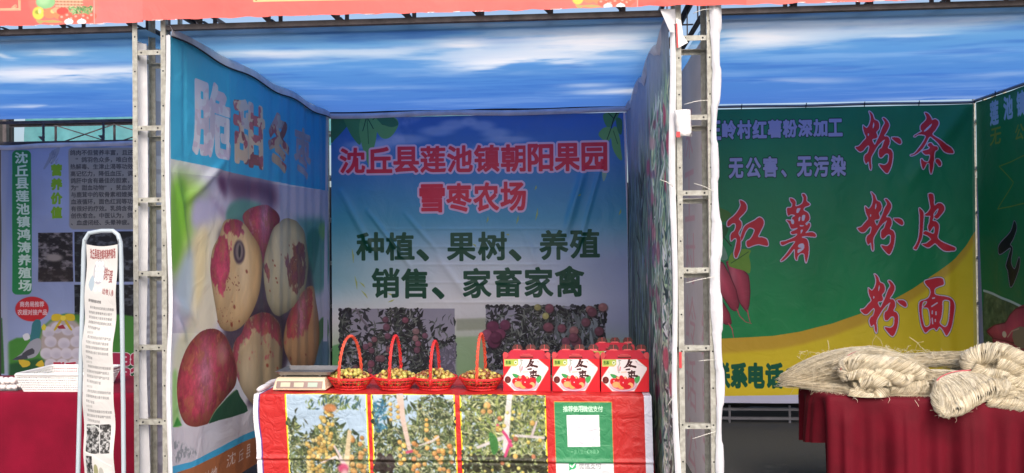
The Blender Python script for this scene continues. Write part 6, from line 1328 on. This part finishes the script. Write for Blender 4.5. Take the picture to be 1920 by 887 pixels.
# ================================================================== NOODLE SKEINS
def spline(pts, n):
    p = np.asarray(pts, float); k = len(p); t = np.linspace(0, k-1, n); i = np.minimum(t.astype(int), k-2); f = (t-i)[:, None]
    P = np.vstack([2*p[0]-p[1], p, 2*p[-1]-p[-2]]); a, b, c, d = P[i], P[i+1], P[i+2], P[i+3]
    return .5*((2*b)+(-a+c)*f+(2*a-5*b+4*c-d)*f*f+(-a+3*b-3*c+d)*f**3)
def strands(name, m, parent, pts, R_, flat, n, twist, jit, seed, ns=22, r=.0013, ends=(0, 0), fray=0.0, fill=.35):
    """bundle of thin strands round a path: R_ radii along it, twist turns, flat = vertical squash"""
    g = np.random.default_rng(seed); P = spline(pts, ns); T = np.gradient(P, axis=0); T /= np.linalg.norm(T, axis=1)[:, None]
    S = np.cross(T, [0, 0, 1.0]); S /= np.linalg.norm(S, axis=1)[:, None]+1e-9; Uu = np.cross(S, T)
    Rr = np.interp(np.linspace(0, 1, ns), np.linspace(0, 1, len(R_)), R_)
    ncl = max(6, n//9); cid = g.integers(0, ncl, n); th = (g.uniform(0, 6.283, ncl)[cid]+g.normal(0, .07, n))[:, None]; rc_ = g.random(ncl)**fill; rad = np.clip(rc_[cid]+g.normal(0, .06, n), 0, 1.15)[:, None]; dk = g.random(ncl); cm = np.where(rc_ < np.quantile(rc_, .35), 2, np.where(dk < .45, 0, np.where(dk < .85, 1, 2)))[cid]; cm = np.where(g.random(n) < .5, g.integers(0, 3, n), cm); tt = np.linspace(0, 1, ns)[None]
    ang = th+twist*6.283*tt+jit*.35*np.sin(tt*g.uniform(2, 9, (n, 1))+g.uniform(0, 6, (n, 1)))
    rr = rad*Rr[None]*(1+jit*.12*np.sin(tt*g.uniform(3, 14, (n, 1))+g.uniform(0, 6, (n, 1))))
    if fray: e = np.clip(1-tt/.3, 0, 1)**1.5; rr = rr*(1+fray*e*g.random((n, 1)))
    sh = g.normal(0, ends[0], (n, 1))*np.clip(1-tt/.2, 0, 1)-g.normal(0, ends[1], (n, 1))*np.clip((tt-.8)/.2, 0, 1)
    Q = P[None]+(S[None]*(np.cos(ang)*rr)[..., None])+(Uu[None]*(np.sin(ang)*rr*flat)[..., None])+T[None]*sh[..., None]
    Q[..., 2] = np.maximum(Q[..., 2], .7555+.002*rad) if 'fanned' not in parent['label'] else Q[..., 2]
    tg = np.gradient(Q, axis=1); tg /= np.linalg.norm(tg, axis=2)[..., None]+1e-9
    A = np.cross(tg, [0.3, .2, 1.0]); A /= np.linalg.norm(A, axis=2)[..., None]+1e-9; B = np.cross(tg, A)
    V = np.stack([Q+r*(A*math.cos(a)+B*math.sin(a)) for a in (0, 2.094, 4.189)], 2).reshape(-1, 3)
    idx = np.arange(n*ns*3).reshape(n, ns, 3); F = []
    for k in range(3):
        l = (k+1) % 3; F.append(np.stack([idx[:, :-1, k], idx[:, :-1, l], idx[:, 1:, l], idx[:, 1:, k]], -1).reshape(-1, 4))
    F = np.concatenate(F); off = wloc(parent); me = bpy.data.meshes.new(name); V = V-off
    me.vertices.add(len(V)); me.vertices.foreach_set('co', V.ravel()); me.loops.add(F.size); me.loops.foreach_set('vertex_index', F.ravel()); me.polygons.add(len(F)); me.polygons.foreach_set('loop_start', np.arange(len(F))*4); me.polygons.foreach_set('use_smooth', np.ones(len(F), bool)); me.polygons.foreach_set('material_index', np.tile(np.repeat(cm, ns-1), 3).astype(np.int32)); me.update(calc_edges=True)
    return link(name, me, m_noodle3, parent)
def wp(x, y, Y): return onY(x, y, Y)
def rope(par, pts, R_, seed, n=420, tw=2.4, flat=.95, m=0, r=.0015): return strands('twisted_loop', m_noodle[m], par, pts, [q*1.22 for q in R_], flat, int(n*1.7), tw*1.15, .75, seed, ns=40, r=r, ends=(.004, .004), fill=.12)
# skein A: large one at the left
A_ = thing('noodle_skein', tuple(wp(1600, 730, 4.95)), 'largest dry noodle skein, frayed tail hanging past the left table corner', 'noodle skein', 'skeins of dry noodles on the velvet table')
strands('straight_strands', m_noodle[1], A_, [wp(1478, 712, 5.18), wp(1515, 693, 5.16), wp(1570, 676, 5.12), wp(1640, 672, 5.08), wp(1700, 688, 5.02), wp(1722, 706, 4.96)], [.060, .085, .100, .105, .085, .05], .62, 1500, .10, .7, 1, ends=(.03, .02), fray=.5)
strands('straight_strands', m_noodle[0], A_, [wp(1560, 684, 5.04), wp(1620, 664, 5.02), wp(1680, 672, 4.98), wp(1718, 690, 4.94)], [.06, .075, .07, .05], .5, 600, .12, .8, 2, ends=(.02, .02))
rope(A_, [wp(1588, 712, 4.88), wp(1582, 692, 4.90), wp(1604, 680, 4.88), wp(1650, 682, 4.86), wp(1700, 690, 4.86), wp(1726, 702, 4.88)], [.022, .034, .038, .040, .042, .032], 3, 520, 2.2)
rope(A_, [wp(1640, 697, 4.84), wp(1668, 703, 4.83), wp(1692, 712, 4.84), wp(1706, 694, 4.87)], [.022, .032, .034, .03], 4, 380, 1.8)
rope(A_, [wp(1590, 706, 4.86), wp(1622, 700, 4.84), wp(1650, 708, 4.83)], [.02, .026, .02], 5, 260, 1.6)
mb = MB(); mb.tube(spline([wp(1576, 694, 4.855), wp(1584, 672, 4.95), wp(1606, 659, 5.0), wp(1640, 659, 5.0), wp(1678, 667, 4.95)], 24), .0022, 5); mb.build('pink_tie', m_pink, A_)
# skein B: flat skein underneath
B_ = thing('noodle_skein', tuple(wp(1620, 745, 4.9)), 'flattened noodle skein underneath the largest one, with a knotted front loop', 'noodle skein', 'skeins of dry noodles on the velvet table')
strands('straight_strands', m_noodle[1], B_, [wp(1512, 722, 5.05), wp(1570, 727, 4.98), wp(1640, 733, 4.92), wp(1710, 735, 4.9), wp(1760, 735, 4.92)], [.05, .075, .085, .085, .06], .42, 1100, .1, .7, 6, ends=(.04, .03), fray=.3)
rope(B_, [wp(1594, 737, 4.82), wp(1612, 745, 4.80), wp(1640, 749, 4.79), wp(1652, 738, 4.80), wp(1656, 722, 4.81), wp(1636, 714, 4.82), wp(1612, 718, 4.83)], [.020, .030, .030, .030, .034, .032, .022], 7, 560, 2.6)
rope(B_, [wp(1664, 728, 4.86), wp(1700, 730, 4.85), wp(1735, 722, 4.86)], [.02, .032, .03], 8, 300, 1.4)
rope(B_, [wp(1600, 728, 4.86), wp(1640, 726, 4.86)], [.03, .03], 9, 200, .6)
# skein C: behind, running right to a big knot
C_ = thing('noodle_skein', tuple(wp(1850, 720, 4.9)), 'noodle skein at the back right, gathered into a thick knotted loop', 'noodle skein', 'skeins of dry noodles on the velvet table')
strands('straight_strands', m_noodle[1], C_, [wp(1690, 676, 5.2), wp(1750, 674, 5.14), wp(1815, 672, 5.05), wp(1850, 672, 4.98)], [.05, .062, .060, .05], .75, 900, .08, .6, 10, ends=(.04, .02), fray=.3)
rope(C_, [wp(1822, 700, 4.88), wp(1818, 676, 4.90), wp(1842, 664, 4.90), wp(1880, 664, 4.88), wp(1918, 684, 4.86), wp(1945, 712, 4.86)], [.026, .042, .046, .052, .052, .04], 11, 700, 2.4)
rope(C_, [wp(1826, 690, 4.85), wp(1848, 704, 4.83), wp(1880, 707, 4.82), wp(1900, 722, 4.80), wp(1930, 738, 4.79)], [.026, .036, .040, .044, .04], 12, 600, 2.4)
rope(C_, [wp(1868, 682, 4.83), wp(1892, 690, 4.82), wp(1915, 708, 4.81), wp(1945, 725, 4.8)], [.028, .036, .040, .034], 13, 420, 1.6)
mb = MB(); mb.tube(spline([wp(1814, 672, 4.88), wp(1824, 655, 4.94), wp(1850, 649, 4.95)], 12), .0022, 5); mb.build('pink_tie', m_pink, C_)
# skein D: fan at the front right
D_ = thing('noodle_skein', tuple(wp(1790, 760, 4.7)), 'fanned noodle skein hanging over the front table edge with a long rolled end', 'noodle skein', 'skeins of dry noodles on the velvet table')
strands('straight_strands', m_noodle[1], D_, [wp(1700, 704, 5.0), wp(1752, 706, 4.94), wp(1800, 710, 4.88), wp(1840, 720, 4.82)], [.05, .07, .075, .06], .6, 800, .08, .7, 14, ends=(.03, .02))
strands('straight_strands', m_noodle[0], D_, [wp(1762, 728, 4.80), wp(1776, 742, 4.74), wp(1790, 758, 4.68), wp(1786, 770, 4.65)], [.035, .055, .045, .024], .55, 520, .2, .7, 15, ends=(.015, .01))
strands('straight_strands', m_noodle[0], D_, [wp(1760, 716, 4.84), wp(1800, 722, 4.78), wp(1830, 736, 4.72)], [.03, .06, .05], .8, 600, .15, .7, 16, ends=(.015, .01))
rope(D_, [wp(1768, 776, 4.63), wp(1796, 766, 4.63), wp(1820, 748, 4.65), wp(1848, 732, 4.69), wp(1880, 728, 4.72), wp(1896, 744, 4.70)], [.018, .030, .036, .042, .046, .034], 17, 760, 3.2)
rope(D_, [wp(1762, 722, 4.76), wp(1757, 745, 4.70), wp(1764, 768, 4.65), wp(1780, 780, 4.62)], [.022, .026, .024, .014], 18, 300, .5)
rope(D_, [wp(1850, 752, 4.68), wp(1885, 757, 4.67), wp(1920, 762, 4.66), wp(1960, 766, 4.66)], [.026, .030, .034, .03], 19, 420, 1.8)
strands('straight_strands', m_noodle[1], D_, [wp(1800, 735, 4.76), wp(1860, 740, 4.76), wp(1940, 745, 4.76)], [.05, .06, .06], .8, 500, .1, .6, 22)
mb = MB(); mb.tube(spline([wp(1753, 724, 4.74), wp(1762, 708, 4.80), wp(1790, 697, 4.84), wp(1824, 694, 4.84)], 16), .0034, 6); mb.build('pink_tie', m_pink, D_)
# surface fuzz of each skein and filler strands
def fuzz(par, pts, R_, n, seed, L=.05):
    g = np.random.default_rng(seed); P = spline(pts, 60); mb = MB()
    for _ in range(n):
        i = g.integers(0, 60); th = g.uniform(0, 6.283); rr = float(np.interp(i/59, np.linspace(0, 1, len(R_)), R_)); p = P[i]+np.array([g.normal(0, .01), -abs(math.cos(th))*rr*.95, math.sin(th)*rr*.8]); 
        if p[2] < .757 and 'fanned' not in par['label']: p[2] = .757
        d = g.normal(0, 1, 3)*[1, .35, .5]; d /= np.linalg.norm(d); e = g.normal(0, 1, 3)*[.7, .35, .7]; l = L*g.uniform(.5, 1.5); mb.tube([p, p+d*l*.4+e*l*.05, p+d*l*.65+e*l*.3, p+d*l*.7+e*l*.7], .0007, 3, caps=False)
    o = mb.build('loose_ends', m_noodle3[1], par); o['kind'] = 'stuff'
fuzz(A_, [wp(1490, 708, 5.1), wp(1570, 680, 5.0), wp(1640, 672, 4.95), wp(1715, 695, 4.9)], [.03, .07, .08, .06], 420, 90)
fuzz(A_, [wp(1590, 700, 4.88), wp(1650, 688, 4.86), wp(1720, 705, 4.87)], [.04, .05, .04], 260, 91, .04)
fuzz(B_, [wp(1520, 726, 5.0), wp(1600, 736, 4.85), wp(1700, 738, 4.84), wp(1760, 738, 4.84)], [.03, .04, .04, .04], 380, 92, .045)
fuzz(C_, [wp(1700, 676, 5.1), wp(1830, 672, 4.95), wp(1930, 700, 4.86)], [.04, .05, .06], 320, 93, .04)
fuzz(D_, [wp(1760, 725, 4.8), wp(1775, 770, 4.66), wp(1850, 735, 4.68), wp(1930, 760, 4.68)], [.04, .03, .05, .04], 380, 94, .04)
strands('straight_strands', m_noodle[0], A_, [wp(1590, 700, 4.93), wp(1640, 700, 4.91), wp(1720, 706, 4.92), wp(1760, 716, 4.92)], [.05, .055, .055, .04], .8, 700, .25, 1.0, 97, ends=(.03, .03))
strands('straight_strands', m_noodle[0], C_, [wp(1820, 690, 4.93), wp(1870, 700, 4.91), wp(1950, 730, 4.9)], [.05, .07, .07], .8, 600, .25, 1.0, 98, ends=(.02, .02))
strands('straight_strands', m_noodle[0], A_, [wp(1500, 712, 5.10), wp(1560, 702, 5.06), wp(1640, 700, 5.0), wp(1720, 712, 4.98), wp(1790, 720, 4.96)], [.05, .09, .11, .10, .07], .60, 1500, .15, .8, 101, ends=(.05, .03), fray=.3, fill=.3)
strands('straight_strands', m_noodle[0], C_, [wp(1800, 690, 5.02), wp(1860, 694, 4.98), wp(1960, 715, 4.95)], [.07, .10, .10], .8, 900, .2, .8, 102, ends=(.03, .03), fill=.3)
strands('straight_strands', m_noodle[0], A_, [wp(1584, 694, 4.93), wp(1630, 680, 4.95), wp(1690, 684, 4.93), wp(1730, 700, 4.92)], [.04, .06, .065, .05], .8, 800, .3, .9, 103, ends=(.03, .03))
def fan(par, c0, c1, n, seed, bulge=.02, r=.0014, ns=14):
    """sheet of strands spreading from curve c0 to curve c1"""
    g = np.random.default_rng(seed); A0 = spline(c0, 200); A1 = spline(c1, 200); u = np.clip(g.random(n)+g.normal(0, .01, n), 0, 1); k0 = (u*199).astype(int); k1 = np.clip(u*199+g.normal(0, 5, n), 0, 199).astype(int)
    t = np.linspace(0, 1, ns)[None, :, None]; w = g.normal(0, .006, (n, 1, 3)); dep = g.uniform(-.012, .012, (n, 1, 1))
    Q = A0[k0][:, None]*(1-t)+A1[k1][:, None]*t+np.sin(t*math.pi)*(w+np.array([0, -bulge, bulge*.6]))+np.array([0, 1, 0])*dep+.002*np.sin(t*g.uniform(6, 20, (n, 1, 1))+g.uniform(0, 6, (n, 1, 1)))
    return Q, g
def strand_mesh(name, Q, par, g, r=.0014):
    n, ns = Q.shape[:2]; tg = np.gradient(Q, axis=1); tg /= np.linalg.norm(tg, axis=2)[..., None]+1e-9
    A = np.cross(tg, [0.3, .9, .2]); A /= np.linalg.norm(A, axis=2)[..., None]+1e-9; B = np.cross(tg, A)
    V = np.stack([Q+r*(A*math.cos(a)+B*math.sin(a)) for a in (0, 2.094, 4.189)], 2).reshape(-1, 3)-wloc(par)
    idx = np.arange(n*ns*3).reshape(n, ns, 3); F = np.concatenate([np.stack([idx[:, :-1, k], idx[:, :-1, (k+1) % 3], idx[:, 1:, (k+1) % 3], idx[:, 1:, k]], -1).reshape(-1, 4) for k in range(3)])
    me = bpy.data.meshes.new(name); me.vertices.add(len(V)); me.vertices.foreach_set('co', V.ravel()); me.loops.add(F.size); me.loops.foreach_set('vertex_index', F.ravel()); me.polygons.add(len(F)); me.polygons.foreach_set('loop_start', np.arange(len(F))*4)
    me.polygons.foreach_set('material_index', np.tile(np.repeat(g.choice(3, n, p=[.5, .36, .14]), ns-1), 3).astype(np.int32)); me.update(calc_edges=True); return link(name, me, m_noodle3, par)
for c0, c1, n, sd, bl in [([wp(1754, 724, 4.76), wp(1764, 710, 4.79), (wp(1795, 699, 4.82)), wp(1830, 697, 4.84)], [wp(1762, 780, 4.63), wp(1800, 770, 4.62), wp(1840, 745, 4.64), wp(1875, 735, 4.70)], 1500, 201, .03),
                          ([wp(1806, 700, 4.83), wp(1840, 704, 4.84), wp(1870, 712, 4.84)], [wp(1830, 750, 4.66), wp(1880, 736, 4.68), wp(1915, 748, 4.70)], 900, 202, .03)]:
    Q, g_ = fan(D_, c0, c1, n, sd, bl); strand_mesh('fanned_strands', Q, D_, g_)
# loose fibres
g = np.random.default_rng(77); mb = MB()
for _ in range(130):
    x = g.uniform(1490, 1760); y = 668-10*math.sin((x-1480)/280*3.1)+g.uniform(-6, 8) if g.random() < .6 else g.uniform(680, 740); Y = g.uniform(4.9, 5.1); p = wp(x, y, Y)
    d = np.array([g.normal(0, .03), g.normal(0, .02), abs(g.normal(0, .018))]); e = np.array([g.normal(0, .03), 0, g.normal(-.01, .015)]); mb.tube([p, p+d, p+d+e*.7, p+d+e], .0007, 3)
for x, y0, dx, dy in [(1715, 750, 8, 28), (1722, 748, 22, 70), (1740, 752, 26, 22), (1545, 728, -14, 6), (1560, 726, -6, 22), (1523, 690, -2, 44), (1600, 745, 8, 10), (1664, 742, 1, 14), (1900, 765, 16, 40), (1890, 768, 10, 8), (1550, 664, 2, -26), (1725, 650, -20, -18)]:
    a = wp(x, y0, 4.74 if y0 > 735 else 4.9); b = wp(x+dx, y0+dy, 4.74 if y0 > 735 else 4.9); mb.tube(spline([a, a*.6+b*.4+np.array([.008, -.01, 0]), b], 8), .0010, 4)
o = mb.build('loose_noodle_strands', m_noodle[0]); tag(o, 'stray pale noodle fibres sticking out over the skeins and cloth', 'noodles', None, 'stuff')

# ================================================================== SCRAPS ON THE RIGHT POST
mb = MB(); g = np.random.default_rng(2)
q = [(1264, 207), (1294, 206), (1297, 256), (1268, 256)]; c = [onY(x, y, 4.24) for x, y in q]; n_ = 7; P = np.zeros((n_, n_, 3))
for i in range(n_):
    for j in range(n_):
        u, v = i/(n_-1), j/(n_-1); P[i, j] = (c[0]*(1-u)+c[1]*u)*(1-v)+(c[3]*(1-u)+c[2]*u)*v+np.array([0, g.normal(0, .003)-.02*math.sin(math.pi*u), 0])
t = thing('paper_tag', tuple(c[3]), 'crumpled white paper with a red corner stuck on the right steel post', 'paper'); mb.grid(P, flip=True); o = mb.build('paper_sheet', m_paper, t); sd = o.modifiers.new('s', 'SOLIDIFY'); sd.thickness = .002
mb = MB(); a = onY(1268, 252, 4.216); mb.box((a[0], 4.212, a[2]-.016), (a[0]+.02, 4.215, a[2]+.014)); mb.build('red_corner', m_redpaper, t)
t = thing('torn_strip', tuple(onY(1275, 90, 4.25)), 'torn white and red banner scrap near the top of the right steel post', 'scrap')
V = [onY(*p, 4.255) for p in [(1268, 34), (1277, 38), (1281, 66), (1290, 80), (1272, 90), (1268, 60)]]; mb = MB(); mb.add(V+[v+np.array([0, .002, 0]) for v in V], [tuple(range(6))[::-1], tuple(range(6, 12))]+[(i, (i+1) % 6, 6+(i+1) % 6, 6+i) for i in range(6)]); mb.build('white_piece', m_paper, t)
V = [onY(*p, 4.251) for p in [(1267, 44), (1270, 44), (1272, 89), (1269, 90)]]; mb = MB(); mb.add(V+[v+np.array([0, .002, 0]) for v in V], [(3, 2, 1, 0), (4, 5, 6, 7)]+[(i, (i+1) % 4, 4+(i+1) % 4, 4+i) for i in range(4)]); mb.build('red_stripe', m_redpaper, t)
for (a, b), lab in zip([((1283, 196), (1328, 188)), ((1301, 344), (1338, 359)), ((1285, 531), (1340, 519)), ((1310, 677), (1342, 675)), ((1298, 823), (1342, 809)), ((1300, 25), (1334, 17)), ((1238, 337), (1262, 350)), ((1252, 760), (1266, 738))],
        ['beside the paper tag', 'below the paper tag', 'at mid height', 'second lowest', 'lowest one', 'just under the red header', 'by the field banner edge, upper', 'by the field banner edge, lower']):
    p, q = onY(*a, 4.235), onY(*b, 4.235); mb = MB(); mb.tube(spline([p, (p+q)/2+np.array([0, -.012, .004]), q], 8), .0020, 5); tag(mb.build('cable_tie', m_tie), 'thin white cable tie on the right steel post, '+lab, 'cable tie')
mb = MB(); p = onY(1274, 660, 4.262); q = onY(1277, 690, 4.262); mb.box((p[0]-.003, 4.2612, q[2]), (q[0]+.004, 4.2635, p[2])); tag(mb.build('red_sticker', m_redpaper), 'small red sticker remnant on the left leg of the right post', 'sticker')
